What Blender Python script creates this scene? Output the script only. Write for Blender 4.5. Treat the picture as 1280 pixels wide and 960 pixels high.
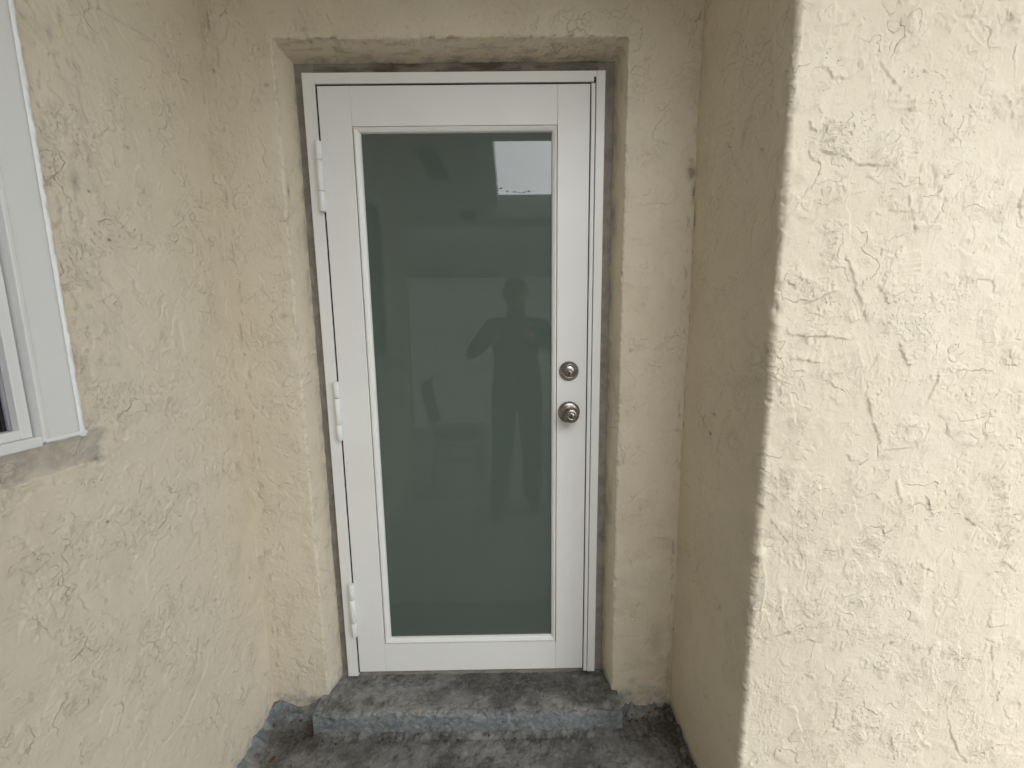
import bpy, bmesh, math, random
import numpy as np
from mathutils import Vector, Matrix

# ------------------------------------------------------------------ scene, camera, light
for o in list(bpy.data.objects):
    bpy.data.objects.remove(o)
sc = bpy.context.scene
COL = sc.collection
random.seed(4)

RX = np.array([0.99989081, -0.01329982, 0.00644148])      # world X seen by the camera (x right, y down, z forward)
DN = np.array([0.01230814, 0.99075829, 0.13507972])       # world -Z
NF = np.array([-0.00817848, -0.13498568, 0.9908138])      # world Y (into the door)
M = np.array([RX, NF, -DN])
F_PX, CX, CY, CZ = 481.0, 640.0, 480.0, 1.39              # calibrated on the 1280 x 960 photograph

cam_d = bpy.data.cameras.new('camera')
cam_d.sensor_fit = 'HORIZONTAL'
cam_d.sensor_width = 36.0
cam_d.lens = F_PX / 1280 * 36.0
cam_d.clip_start = 0.01
cam_d.clip_end = 2000
cam = bpy.data.objects.new('camera', cam_d)
COL.objects.link(cam)
c0, c1, c2 = M @ np.array([1, 0, 0]), M @ np.array([0, -1, 0]), M @ np.array([0, 0, -1])
CAM_M = Matrix(((c0[0], c1[0], c2[0], 0), (c0[1], c1[1], c2[1], 0), (c0[2], c1[2], c2[2], CZ), (0, 0, 0, 1)))
cam.matrix_world = CAM_M
sc.camera = cam

SUN_EL, SUN_AZ = math.radians(31), math.radians(164)      # azimuth: 0 = +Y, clockwise
world = bpy.data.worlds.new('World')
sc.world = world
world.use_nodes = True
wn, wl = world.node_tree.nodes, world.node_tree.links
wn.clear()
w_out = wn.new('ShaderNodeOutputWorld')
w_bg = wn.new('ShaderNodeBackground')
w_sky = wn.new('ShaderNodeTexSky')
w_sky.sky_type = 'NISHITA'
w_sky.sun_disc = False
w_sky.sun_elevation = SUN_EL
w_sky.sun_rotation = SUN_AZ
w_sky.dust_density = 0.7
w_sky.air_density = 1.0
w_hsv = wn.new('ShaderNodeHueSaturation')                 # overcast: the same sky with little blue left
w_hsv.inputs['Saturation'].default_value = 0.30
w_bg.inputs['Strength'].default_value = 0.15
wl.new(w_sky.outputs[0], w_hsv.inputs['Color'])
wl.new(w_hsv.outputs[0], w_bg.inputs['Color'])
wl.new(w_bg.outputs[0], w_out.inputs['Surface'])

sun_d = bpy.data.lights.new('sun', 'SUN')
sun_d.energy = 1.5
sun_d.angle = math.radians(58)
sun_d.color = (1.0, 0.99, 0.97)
sun = bpy.data.objects.new('sun', sun_d)
COL.objects.link(sun)
sdir = Vector((math.sin(SUN_AZ) * math.cos(SUN_EL), math.cos(SUN_AZ) * math.cos(SUN_EL), math.sin(SUN_EL)))
sun.rotation_euler = sdir.to_track_quat('Z', 'Y').to_euler()
sun.location = (0, -2, 6)

sc.view_settings.view_transform = 'Standard'
sc.view_settings.look = 'None'
sc.view_settings.gamma = 1.0
sc.view_settings.use_curve_mapping = False
sc.view_settings.exposure = 1.86
sc.render.engine = 'CYCLES'
sc.cycles.use_denoising = True
sc.cycles.max_bounces = 10
sc.cycles.diffuse_bounces = 6
sc.cycles.glossy_bounces = 4
sc.cycles.transparent_max_bounces = 8
sc.cycles.caustics_reflective = False
sc.cycles.caustics_refractive = False

# ------------------------------------------------------------------ dimensions (metres, floor = 0)
XL, XR = -0.878, 0.574          # alcove side walls
YW = 1.245                      # face of the wall round the door
YP = 0.84                       # face of the pier
ZC = 2.65                       # ceiling
YFAR = -2.95
FY = 1.303                      # face of the door frame
XF = 3.4                        # right-hand end of the far wall
SKY = (-0.09, 2.00, -1.76, -0.09)   # skylight x0 x1 y0 y1

# ------------------------------------------------------------------ helpers
def P(v): return (v[0], v[1], v[2])

def px_ray(p): return M @ np.array([(p[0] - CX) / F_PX, (p[1] - CY) / F_PX, 1.0])
def px_on(p, axis, val):
    d = px_ray(p); o = np.array([0, 0, CZ])
    return o + d * ((val - o[axis]) / d[axis])

def link(o, parent=None):
    COL.objects.link(o)
    if parent is not None:
        o.parent = parent
        root = parent; off = Vector((0, 0, 0))
        while root is not None:
            if root.type == 'EMPTY': off = off + root.location
            root = root.parent
        if parent.type == 'EMPTY':
            o.matrix_parent_inverse = Matrix.Translation(-parent.location)
    return o

def thing(name, label, cat, loc, group=None):
    o = bpy.data.objects.new(name, None)
    o.empty_display_size = 0.05
    o.location = loc
    COL.objects.link(o)
    tag(o, label, cat, group)
    return o

def tag(o, label, cat, group=None, kind=None):
    o['label'] = label
    o['category'] = cat
    if group: o['group'] = group
    if kind: o['kind'] = kind
    return o

def mesh_obj(name, bm, mat, parent=None, smooth=False):
    me = bpy.data.meshes.new(name)
    bm.normal_update()
    bm.to_mesh(me); bm.free()
    for m in (mat if isinstance(mat, (list, tuple)) else [mat]): me.materials.append(m)
    if smooth:
        me.polygons.foreach_set('use_smooth', [True] * len(me.polygons))
    return link(bpy.data.objects.new(name, me), parent)

def box(bm, x0, x1, y0, y1, z0, z1, bevel=0.0, seg=2):
    vs = [bm.verts.new((x, y, z)) for x in (x0, x1) for y in (y0, y1) for z in (z0, z1)]
    fs = [(0, 1, 3, 2), (4, 6, 7, 5), (0, 4, 5, 1), (2, 3, 7, 6), (0, 2, 6, 4), (1, 5, 7, 3)]
    faces = [bm.faces.new([vs[i] for i in f]) for f in fs]
    if bevel > 0:
        es = list({e for f in faces for e in f.edges})
        bmesh.ops.bevel(bm, geom=es, offset=bevel, segments=seg, profile=0.5, affect='EDGES')

def box_obj(name, b, mat, parent=None, bevel=0.0015, seg=2):
    bm = bmesh.new(); box(bm, *b, bevel=bevel, seg=seg)
    return mesh_obj(name, bm, mat, parent)

def lathe(bm, prof, cx, y0, cz, seg=40):
    """profile of (radius, distance towards the viewer) turned about the Y axis"""
    rings = []
    for r, d in prof:
        rings.append([bm.verts.new((cx + r * math.cos(2 * math.pi * k / seg), y0 - d, cz + r * math.sin(2 * math.pi * k / seg))) for k in range(seg)])
    for a, b in zip(rings, rings[1:]):
        for k in range(seg):
            bm.faces.new((a[k], a[(k + 1) % seg], b[(k + 1) % seg], b[k]))
    bm.faces.new(rings[-1])
    bm.faces.new(list(reversed(rings[0])))

def tube(bm, pts, rad, seg=8, cap=True):
    pts = [Vector(p) for p in pts]
    rr = rad if isinstance(rad, (list, tuple)) else [rad] * len(pts)
    rings = []; ref = None
    for i, p in enumerate(pts):
        d = (pts[min(i + 1, len(pts) - 1)] - pts[max(i - 1, 0)]).normalized()
        if ref is None:
            ref = Vector((0, 0, 1)) if abs(d.z) < 0.9 else Vector((1, 0, 0))
        a = d.cross(ref).normalized(); b = d.cross(a).normalized()
        ref = -b if False else ref
        rings.append([bm.verts.new(p + rr[i] * (math.cos(2 * math.pi * k / seg) * a + math.sin(2 * math.pi * k / seg) * b)) for k in range(seg)])
    for a, b in zip(rings, rings[1:]):
        for k in range(seg):
            bm.faces.new((a[k], a[(k + 1) % seg], b[(k + 1) % seg], b[k]))
    if cap:
        bm.faces.new(rings[-1]); bm.faces.new(list(reversed(rings[0])))

# ---- vectorised gradient noise
_rng = np.random.default_rng(11)
_perm = np.concatenate([_rng.permutation(512)] * 3)
_ang = _rng.random(512) * 2 * np.pi
_gx, _gy = np.cos(_ang).astype(np.float32), np.sin(_ang).astype(np.float32)
def pn(x, y, seed=0):
    x = np.asarray(x, np.float32); y = np.asarray(y, np.float32)
    xi = np.floor(x); yi = np.floor(y)
    xf = x - xi; yf = y - yi
    xi = (xi.astype(np.int64) + seed * 37) % 512; yi = (yi.astype(np.int64) + seed * 71) % 512
    u = xf * xf * xf * (xf * (xf * 6 - 15) + 10); v = yf * yf * yf * (yf * (yf * 6 - 15) + 10)
    x1 = (xi + 1) % 512; y1 = (yi + 1) % 512
    def g(ix, iy, dx, dy):
        h = _perm[_perm[ix] + iy]
        return _gx[h] * dx + _gy[h] * dy
    a = g(xi, yi, xf, yf); b = g(x1, yi, xf - 1, yf)
    c = g(xi, y1, xf, yf - 1); d = g(x1, y1, xf - 1, yf - 1)
    return (a + u * (b - a)) * (1 - v) + (c + u * (d - c)) * v
def fbm(x, y, octs=4, seed=0, gain=0.5):
    s = 0; a = 1.0
    for i in range(octs):
        s = s + a * pn(x * 2 ** i + 17.3 * i, y * 2 ** i - 9.1 * i, seed + i); a *= gain
    return s
def sst(a, b, x):
    t = np.clip((x - a) / (b - a), 0, 1); return t * t * (3 - 2 * t)

def saw_lip(n, k, w):
    t = n * k; fr = t - np.floor(t)
    return sst(0, w, fr) * (1 - fr)

def trowel(u, v, seed, strength=1.0):
    """skip-trowelled stucco: smooth patches that end in broken crisp lips, clusters of pits, drag marks"""
    wu = u + 0.016 * fbm(u / 0.05, v / 0.05, 3, seed + 1) ; wv = v + 0.022 * fbm(u / 0.05, v / 0.05, 3, seed + 5)
    rag_u = wu + 0.004 * pn(u / 0.008, v / 0.008, seed + 2); rag_v = wv + 0.004 * pn(u / 0.008, v / 0.008, seed + 3)
    h = 0.0045 * fbm(u / 0.45, v / 0.6, 3, seed + 7)
    m1 = sst(0.02, 0.32, fbm(u / 0.09, v / 0.11, 2, seed + 9))
    h = h + 0.0020 * m1 * saw_lip(fbm(rag_u / 0.16, rag_v / 0.26, 2, seed + 11) + 1.3, 2.6, 0.05)
    m2 = sst(0.05, 0.35, fbm(u / 0.07, v / 0.07, 2, seed + 13))
    h = h + 0.0015 * m2 * saw_lip(fbm(rag_v / 0.055, rag_u / 0.045, 2, seed + 17) + 1.3, 2.2, 0.10)
    m3 = sst(0.10, 0.40, fbm(u / 0.10, v / 0.10, 3, seed + 19))                      # rough islands
    h = h + 0.0011 * m3 * saw_lip(fbm(rag_u / 0.020, rag_v / 0.026, 2, seed + 23) + 1.3, 1.8, 0.2)
    h = h - 0.0009 * m3 * sst(0.18, 0.42, pn(u / 0.0075, v / 0.0075, seed + 29))
    m4 = sst(0.15, 0.4, fbm(u / 0.16, v / 0.3, 2, seed + 31))
    h = h + 0.0008 * m4 * saw_lip(fbm(wu / 0.035, wv / 0.5, 2, seed + 37) + 1.3, 2.0, 0.08)
    h = h + 0.00035 * fbm(u / 0.012, v / 0.012, 2, seed + 41)
    return (h * strength).astype(np.float32)

def strokes(u, v, lines, amp=0.0021, seed=0, width=0.026):
    """single trowel lips drawn along given lines: raised above / left of the line, a sharp drop on the other side"""
    rng = random.Random(seed)
    h = np.zeros_like(u); grime_shade = np.zeros_like(u)
    jit = 0.0028 * fbm(u / 0.012, v / 0.012, 2, seed + 60); jit2 = 0.006 * fbm(u / 0.04, v / 0.04, 2, seed + 63)
    for ln in lines:
        ln = np.array(ln, np.float32)
        seg = np.diff(ln, axis=0); L = np.hypot(seg[:, 0], seg[:, 1]); tot = L.sum()
        pad = 0.06
        box_m = (u > ln[:, 0].min() - pad) & (u < ln[:, 0].max() + pad) & (v > ln[:, 1].min() - pad) & (v < ln[:, 1].max() + pad)
        idx = np.nonzero(box_m)
        if len(idx[0]) == 0: continue
        uu = u[idx] + (jit + jit2)[idx]; vv = v[idx] + jit[idx]
        best = np.full(uu.shape, 9.0, np.float32); side = np.zeros_like(best); tt = np.zeros_like(best)
        acc = 0.0
        mean = seg.sum(0); nrm = np.array([-mean[1], mean[0]]); flip = 1.0 if (nrm[0] * -0.35 + nrm[1] * 0.94) > 0 else -1.0
        for i in range(len(seg)):
            d = seg[i] / max(L[i], 1e-6)
            pu = uu - ln[i, 0]; pv = vv - ln[i, 1]
            al = np.clip(pu * d[0] + pv * d[1], 0, L[i])
            du = pu - al * d[0]; dv = pv - al * d[1]
            dist = np.hypot(du, dv); s = (-d[1] * du + d[0] * dv) * flip
            b = dist < best
            best = np.where(b, dist, best); side = np.where(b, s, side); tt = np.where(b, (acc + al) / tot, tt)
            acc += L[i]
        a = amp * rng.uniform(0.6, 1.15) * np.clip(np.sin(np.pi * np.clip(tt, 0.0, 1)) * 2.2, 0, 1) * (0.75 + 0.9 * pn(tt * 7, tt * 0 + rng.random() * 9, 3))
        up = np.where(side > 0, np.exp(-best / width), np.exp(-best / 0.0012))
        hh = a * up * np.exp(-np.clip(best - np.abs(side) , 0, 1) / 0.008)
        h[idx] = np.maximum(h[idx], hh)
        grime_shade[idx] = np.maximum(grime_shade[idx], 0.34 * (a / amp) * np.exp(-((best - 0.0008) / 0.0017) ** 2) * (tt > 0.02) * (tt < 0.98) * np.clip(0.5 + 1.6 * pn(uu / 0.03, vv / 0.03, seed + 3), 0, 1))  # dark line along each lip: dirt and occlusion shade painted together
    return h, grime_shade

def sheet(name, pos, hgt, mat, parent=None, attrs=None, keep=None, flip=False):
    n, m = pos.shape[:2]
    du = np.gradient(pos, axis=0); dv = np.gradient(pos, axis=1)
    nr = np.cross(du, dv); nr /= np.maximum(np.linalg.norm(nr, axis=2, keepdims=True), 1e-9)
    if flip: nr = -nr
    co = pos + nr * hgt[..., None]
    ids = np.arange(n * m).reshape(n, m)
    q = np.stack([ids[:-1, :-1], ids[1:, :-1], ids[1:, 1:], ids[:-1, 1:]], -1)
    if flip: q = q[..., ::-1]
    if keep is not None: q = q[keep]
    q = q.reshape(-1, 4).astype(np.int32)
    me = bpy.data.meshes.new(name)
    me.vertices.add(n * m); me.vertices.foreach_set('co', co.reshape(-1).astype(np.float32))
    me.loops.add(q.size); me.loops.foreach_set('vertex_index', q.reshape(-1))
    me.polygons.add(len(q)); me.polygons.foreach_set('loop_start', np.arange(0, q.size, 4, dtype=np.int32))
    me.update(calc_edges=True)
    me.polygons.foreach_set('use_smooth', np.ones(len(q), bool))
    for k, a in (attrs or {}).items():
        at = me.attributes.new(k, 'FLOAT', 'POINT'); at.data.foreach_set('value', np.ascontiguousarray(a, np.float32).reshape(-1))
    me.materials.append(mat)
    return link(bpy.data.objects.new(name, me), parent)

# ------------------------------------------------------------------ materials
class NT:
    def __init__(s, name):
        s.m = bpy.data.materials.new(name); s.m.use_nodes = True
        s.n = s.m.node_tree.nodes; s.l = s.m.node_tree.links
        s.b = s.n['Principled BSDF']
        s.tc = None
    def new(s, t, **kw):
        x = s.n.new(t)
        for k, v in kw.items(): setattr(x, k, v)
        return x
    def coord(s):
        if s.tc is None: s.tc = s.new('ShaderNodeTexCoord')
        return s.tc.outputs['Object']
    def put(s, sock, v):
        if hasattr(v, 'is_output'): s.l.new(v, sock)
        else:
            if isinstance(v, tuple) and len(v) == 3: v = (*v, 1)
            sock.default_value = v
    def noise(s, scale, detail=4, rough=0.55, dist=0.0, stretch=None):
        x = s.new('ShaderNodeTexNoise'); x.inputs['Scale'].default_value = scale
        x.inputs['Detail'].default_value = detail; x.inputs['Roughness'].default_value = rough; x.inputs['Distortion'].default_value = dist
        c = s.coord()
        if stretch:
            mp = s.new('ShaderNodeMapping'); mp.inputs['Scale'].default_value = stretch; s.l.new(c, mp.inputs[0]); c = mp.outputs[0]
        s.l.new(c, x.inputs['Vector'])
        return x.outputs['Fac']
    def vor(s, scale, feature='F1', out='Distance', rnd=1.0):
        x = s.new('ShaderNodeTexVoronoi'); x.feature = feature; x.inputs['Scale'].default_value = scale; x.inputs['Randomness'].default_value = rnd
        s.l.new(s.coord(), x.inputs['Vector']); return x.outputs[out]
    def ramp(s, v, a, b, lo=0.0, hi=1.0):
        x = s.new('ShaderNodeMapRange'); x.interpolation_type = 'SMOOTHSTEP'
        s.put(x.inputs[0], v); x.inputs[1].default_value = a; x.inputs[2].default_value = b; x.inputs[3].default_value = lo; x.inputs[4].default_value = hi
        return x.outputs[0]
    def math(s, op, a, b=0.0):
        x = s.new('ShaderNodeMath', operation=op); s.put(x.inputs[0], a); s.put(x.inputs[1], b); return x.outputs[0]
    def mix(s, f, a, b, mode='MIX'):
        x = s.new('ShaderNodeMix', data_type='RGBA', blend_type=mode)
        s.put(x.inputs[0], f); s.put(x.inputs[6], a); s.put(x.inputs[7], b); return x.outputs[2]
    def attr(s, name):
        x = s.new('ShaderNodeAttribute'); x.attribute_name = name; return x.outputs['Fac']
    def bump(s, h, strength, dist, prev=None):
        x = s.new('ShaderNodeBump'); x.inputs['Strength'].default_value = strength; x.inputs['Distance'].default_value = dist
        s.put(x.inputs['Height'], h)
        if prev is not None: s.l.new(prev, x.inputs['Normal'])
        return x.outputs[0]
    def done(s, col, rough, normal=None, metal=0.0, ior=None, spec=None):
        s.put(s.b.inputs['Base Color'], col); s.put(s.b.inputs['Roughness'], rough); s.b.inputs['Metallic'].default_value = metal
        if ior: s.b.inputs['IOR'].default_value = ior
        if spec is not None: s.b.inputs['Specular IOR Level'].default_value = spec
        if normal is not None: s.l.new(normal, s.b.inputs['Normal'])
        return s.m

def mat_stucco():
    t = NT('cream_stucco')
    cream = t.mix(t.ramp(t.noise(3.0, 3), 0.35, 0.7), (0.732, 0.656, 0.524), (0.708, 0.628, 0.492))
    cream = t.mix(t.ramp(t.noise(38, 4), 0.52, 0.72, 0, 0.22), cream, (0.68, 0.585, 0.43))
    faint = t.math('MULTIPLY', t.ramp(t.noise(7, 4, 0.7), 0.56, 0.78), t.ramp(t.noise(120, 3), 0.45, 0.7))
    cream = t.mix(t.math('MULTIPLY', faint, 0.35), cream, (0.36, 0.31, 0.235))
    # dark specks of dirt and mildew
    sp = t.math('MULTIPLY', t.ramp(t.vor(95), 0.10, 0.17, 1, 0), t.ramp(t.noise(16, 3), 0.615, 0.66))
    cream = t.mix(t.math('MULTIPLY', sp, 0.75), cream, (0.10, 0.085, 0.065))
    cem = t.math('MULTIPLY', t.attr('cement'), t.ramp(t.noise(60, 4), 0.25, 0.6, 0.6, 1.0))
    cc = t.mix(t.ramp(t.noise(30, 5), 0.4, 0.65), (0.52, 0.475, 0.40), (0.44, 0.405, 0.345))
    c = t.mix(cem, cream, cc)
    bl = t.math('MULTIPLY', t.attr('blue'), t.ramp(t.noise(24, 5, 0.6), 0.36, 0.70, 0, 0.75))
    c = t.mix(bl, c, t.mix(t.noise(80, 3), (0.19, 0.235, 0.255), (0.30, 0.33, 0.335)))
    g = t.math('MULTIPLY', t.attr('grime_shade'), t.ramp(t.noise(140, 4, 0.7), 0.3, 0.62, 0.35, 1.0))
    c = t.mix(g, c, (0.075, 0.062, 0.046))
    # broken trowel lips too fine for the mesh
    def lips(scale, k, mscale, lo, hi, w, seed):
        mp = t.new('ShaderNodeMapping'); mp.inputs['Location'].default_value = (seed * 3.1, seed * 1.7, seed * 2.3); t.l.new(t.coord(), mp.inputs[0])
        nd = t.new('ShaderNodeTexNoise'); nd.inputs['Scale'].default_value = scale * 5; nd.inputs['Detail'].default_value = 4; nd.inputs['Roughness'].default_value = 0.62; t.l.new(mp.outputs[0], nd.inputs['Vector'])
        vm = t.new('ShaderNodeVectorMath', operation='SCALE'); t.l.new(nd.outputs['Color'], vm.inputs[0]); vm.inputs['Scale'].default_value = 0.30 / scale
        va = t.new('ShaderNodeVectorMath', operation='ADD'); t.l.new(mp.outputs[0], va.inputs[0]); t.l.new(vm.outputs[0], va.inputs[1])
        nn = t.new('ShaderNodeTexNoise'); nn.inputs['Scale'].default_value = scale; nn.inputs['Detail'].default_value = 1.5; t.l.new(va.outputs[0], nn.inputs['Vector'])
        fr = t.math('FRACT', t.math('MULTIPLY', nn.outputs['Fac'], k))
        lip = t.math('MULTIPLY', t.ramp(fr, 0.0, w), t.math('SUBTRACT', 1.0, fr))
        mk = t.new('ShaderNodeTexNoise'); mk.inputs['Scale'].default_value = mscale; mk.inputs['Detail'].default_value = 3; t.l.new(mp.outputs[0], mk.inputs['Vector'])
        return t.math('MULTIPLY', lip, t.ramp(mk.outputs['Fac'], lo, hi))
    hh = t.math('ADD', lips(6, 8, 9, 0.50, 0.64, 0.05, 1), t.math('MULTIPLY', lips(17, 7, 11, 0.52, 0.66, 0.09, 2), 0.7))
    hh = t.math('ADD', hh, t.math('MULTIPLY', lips(42, 6, 10, 0.54, 0.68, 0.16, 3), 0.45))
    pits = t.math('MULTIPLY', t.ramp(t.noise(130, 3, 0.5), 0.56, 0.66), t.ramp(t.noise(9, 3), 0.5, 0.66))
    hh = t.math('SUBTRACT', hh, t.math('MULTIPLY', pits, 0.5))
    n = t.bump(hh, 1.0, 0.0031)
    n = t.bump(t.noise(170, 5, 0.62), 0.42, 0.0026, n)
    n = t.bump(t.noise(520, 3, 0.6), 0.25, 0.0012, n)
    return t.done(c, t.ramp(t.noise(25, 3), 0.3, 0.7, 0.62, 0.8), n, spec=0.35)

def mat_concrete(name, dark=1.0, paint=False):
    t = NT(name)
    a = t.mix(t.ramp(t.noise(6, 5, 0.6), 0.36, 0.64), (0.165 * dark, 0.16 * dark, 0.15 * dark), (0.36 * dark, 0.35 * dark, 0.335 * dark))
    a = t.mix(t.ramp(t.noise(28, 6, 0.7, 0.6), 0.47, 0.68, 0, 0.85), a, (0.105 * dark, 0.10 * dark, 0.092 * dark))
    a = t.mix(t.ramp(t.noise(75, 5, 0.65), 0.56, 0.70, 0, 0.6), a, (0.46 * dark, 0.45 * dark, 0.43 * dark))
    a = t.mix(t.math('MULTIPLY', t.ramp(t.noise(190, 4, 0.7), 0.56, 0.66), 0.7), a, (0.06, 0.056, 0.05))
    a = t.mix(t.math('MULTIPLY', t.ramp(t.noise(330, 3, 0.7), 0.60, 0.70), 0.5), a, (0.42, 0.41, 0.39))
    bl = t.math('MULTIPLY', t.attr('blue'), t.ramp(t.noise(36, 6, 0.7), 0.36, 0.54))
    a = t.mix(bl, a, t.mix(t.ramp(t.noise(55, 4), 0.4, 0.65), (0.165, 0.192, 0.203), (0.255, 0.275, 0.278)))
    wh = t.math('MULTIPLY', t.attr('worn'), t.ramp(t.noise(26, 6, 0.72), 0.36, 0.66))
    a = t.mix(wh, a, (0.36, 0.355, 0.34))
    g = t.math('MULTIPLY', t.attr('grime_shade'), t.ramp(t.noise(70, 5, 0.72), 0.30, 0.60))
    a = t.mix(g, a, t.mix(t.noise(40, 3), (0.058, 0.053, 0.047), (0.085, 0.074, 0.06)))
    n = t.bump(t.noise(90, 6, 0.66), 0.5, 0.004)
    n = t.bump(t.noise(420, 4, 0.65), 0.4, 0.0014, n)
    return t.done(a, 0.88, n, spec=0.25)

def mat_white(name, c=(0.84, 0.84, 0.82), rough=0.36):
    t = NT(name)
    col = t.mix(t.ramp(t.noise(5, 4), 0.4, 0.75, 0, 0.5), c, tuple(x * 0.95 for x in c))
    col = t.mix(t.math('MULTIPLY', t.ramp(t.noise(26, 5, 0.7), 0.66, 0.78), 0.18), col, (0.52, 0.50, 0.46))
    n = t.bump(t.noise(650, 2), 0.05, 0.0008)
    return t.done(col, t.ramp(t.noise(12, 3), 0.3, 0.7, rough - 0.04, rough + 0.08), n)

def mat_glass_door():
    t = NT('grey_green_laminated_glass')
    c = t.mix(t.ramp(t.noise(1.3, 2), 0.3, 0.7), (0.088, 0.112, 0.098), (0.094, 0.119, 0.105))
    return t.done(c, 0.0, None, ior=1.52)

def mat_nickel():
    t = NT('satin_nickel')
    c = t.mix(t.ramp(t.noise(120, 4), 0.4, 0.7), (0.31, 0.285, 0.25), (0.25, 0.23, 0.20))
    return t.done(c, t.ramp(t.noise(300, 3), 0.3, 0.7, 0.24, 0.34), None, metal=1.0)

def mat_plain(name, c, rough=0.6, var=0.12, scale=30, bump=0.0, metal=0.0, ior=None):
    t = NT(name)
    col = t.mix(t.ramp(t.noise(scale, 4), 0.3, 0.7), tuple(x * (1 - var) for x in c), tuple(min(1, x * (1 + var)) for x in c))
    n = t.bump(t.noise(scale * 6, 4), 0.3, bump) if bump else None
    return t.done(col, rough, n, metal=metal, ior=ior)

def mat_pane():
    t = NT('clear_skylight_acrylic')
    t.n.remove(t.b)
    out = t.n['Material Output']
    tr = t.new('ShaderNodeBsdfTransparent'); gl = t.new('ShaderNodeBsdfGlossy'); di = t.new('ShaderNodeBsdfTranslucent')
    tr.inputs[0].default_value = (0.78, 0.79, 0.80, 1)
    gl.inputs['Roughness'].default_value = 0.05; di.inputs[0].default_value = (0.6, 0.62, 0.62, 1)
    m1 = t.new('ShaderNodeMixShader'); m1.inputs[0].default_value = 0.05
    t.l.new(tr.outputs[0], m1.inputs[1]); t.l.new(gl.outputs[0], m1.inputs[2])
    m2 = t.new('ShaderNodeMixShader'); t.l.new(t.ramp(t.noise(7, 5, 0.65), 0.45, 0.75, 0.0, 0.06), m2.inputs[0])
    t.l.new(m1.outputs[0], m2.inputs[1]); t.l.new(di.outputs[0], m2.inputs[2])
    t.l.new(m2.outputs[0], out.inputs['Surface'])
    return t.m

STUCCO = mat_stucco()
CONC = mat_concrete('worn_concrete', 0.66)
MORTAR = NT('grey_mortar')
_t = MORTAR
_c = _t.mix(_t.ramp(_t.noise(22, 5, 0.65), 0.4, 0.62), (0.30, 0.275, 0.24), (0.235, 0.215, 0.185))
_c = _t.mix(_t.ramp(_t.noise(9, 4, 0.7, 1.0), 0.56, 0.72, 0, 0.6), _c, (0.12, 0.10, 0.08))
MORTAR = _t.done(_c, 0.9, _t.bump(_t.noise(120, 5), 0.5, 0.003))
WHITE = mat_white('white_powder_coat')
WINWHITE = mat_white('white_window_aluminium', (0.79, 0.79, 0.775), 0.4)
CAULK = mat_plain('white_caulk', (0.84, 0.84, 0.83), 0.45, 0.03, 60, 0.002)
BLACK = mat_plain('black_rubber', (0.012, 0.012, 0.012), 0.7)
GLASS = mat_glass_door()
NICKEL = mat_nickel()
DARKGLASS = mat_plain('dark_window_glass', (0.012, 0.012, 0.015), 0.03, 0.05, 5, ior=1.52)
CEIL = mat_plain('painted_ceiling', (0.74, 0.72, 0.67), 0.8, 0.03, 8, 0.002)
FARW = mat_plain('pale_wall_paint', (0.82, 0.81, 0.77), 0.7, 0.03, 5, 0.001)

# ------------------------------------------------------------------ ground and floor
bm = bmesh.new()
R = 400
N = 40
vs = [[bm.verts.new((-R + 2 * R * i / N, -R + 2 * R * j / N, -0.06)) for j in range(N + 1)] for i in range(N + 1)]
for i in range(N):
    for j in range(N): bm.faces.new((vs[i][j], vs[i + 1][j], vs[i + 1][j + 1], vs[i][j + 1]))
ground = mesh_obj('ground', bm, mat_plain('pale_gravel_yard', (0.22, 0.215, 0.195), 0.9, 0.2, 0.9))
ground['kind'] = 'structure'

def blob(u, v, cu, cv, ru, rv):
    return np.exp(-((u - cu) / ru) ** 2 - ((v - cv) / rv) ** 2)

STEP_X0, STEP_X1, STEP_Y = -0.698, 0.379, 1.168
gx = np.arange(-0.905, 0.62, 0.0032); gy = np.arange(0.80, 1.30, 0.0032)
X, Y = np.meshgrid(gx, gy, indexing='ij'); X = X.astype(np.float32); Y = Y.astype(np.float32)
H = 0.0035 * fbm(X / 0.25, Y / 0.25, 3, 3) + 0.0022 * fbm(X / 0.03, Y / 0.03, 4, 5) + 0.0018 * sst(0.1, 0.3, fbm(X / 0.05, Y / 0.05, 3, 8)) - 0.0015 * sst(0.2, 0.35, fbm(X / 0.02, Y / 0.02, 3, 9))
rg = fbm(X / 0.03, Y / 0.03, 4, 12)
# mortar thrown into the corners beside the step and along the wall foot
rl_ = fbm(X / 0.09, Y / 0.05, 3, 14)
lump = 0.050 * np.clip(1 - (YW - Y) / 0.055, 0, 1) ** 0.8 * sst(-0.69, -0.735, X) * (1 + 0.7 * rl_)
lump = np.maximum(lump, 0.042 * np.clip(1 - (X + 0.878) / 0.042, 0, 1) * (1 + 0.7 * rl_))
lump = np.maximum(lump, 0.062 * blob(X, Y, -0.705, 1.245, 0.035, 0.03) * (1 + 0.5 * rl_))
lr = 0.020 * np.clip(1 - (YW - Y) / 0.03, 0, 1) * sst(0.385, 0.40, X) * (1 + 1.5 * rg)
lr = np.maximum(lr, 0.014 * np.clip(1 - (0.574 - X) / 0.03, 0, 1) * (1 + 1.4 * rg))
fil = 0.010 * np.clip(1 - (STEP_Y - Y) / 0.018, 0, 1) * sst(STEP_X0 - 0.01, STEP_X0 + 0.01, X) * sst(STEP_X1 + 0.01, STEP_X1 - 0.01, X) * (1 + 1.6 * rg)
hole = 0.016 * blob(X, Y, -0.715, 1.195, 0.022, 0.018)
H = H + np.maximum(np.maximum(lump, lr), fil) - hole + (0.004 * rg + 0.008 * fbm(X / 0.11, Y / 0.012, 3, 17)) * sst(0.002, 0.012, np.maximum(lump, lr))
blue = np.clip(sst(0.010, 0.030, lump) * 1.0 + sst(0.008, 0.018, lr) * 0.75 + 0.35 * sst(0.012, 0.0, STEP_Y - Y) * (Y < STEP_Y), 0, 1)
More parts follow.
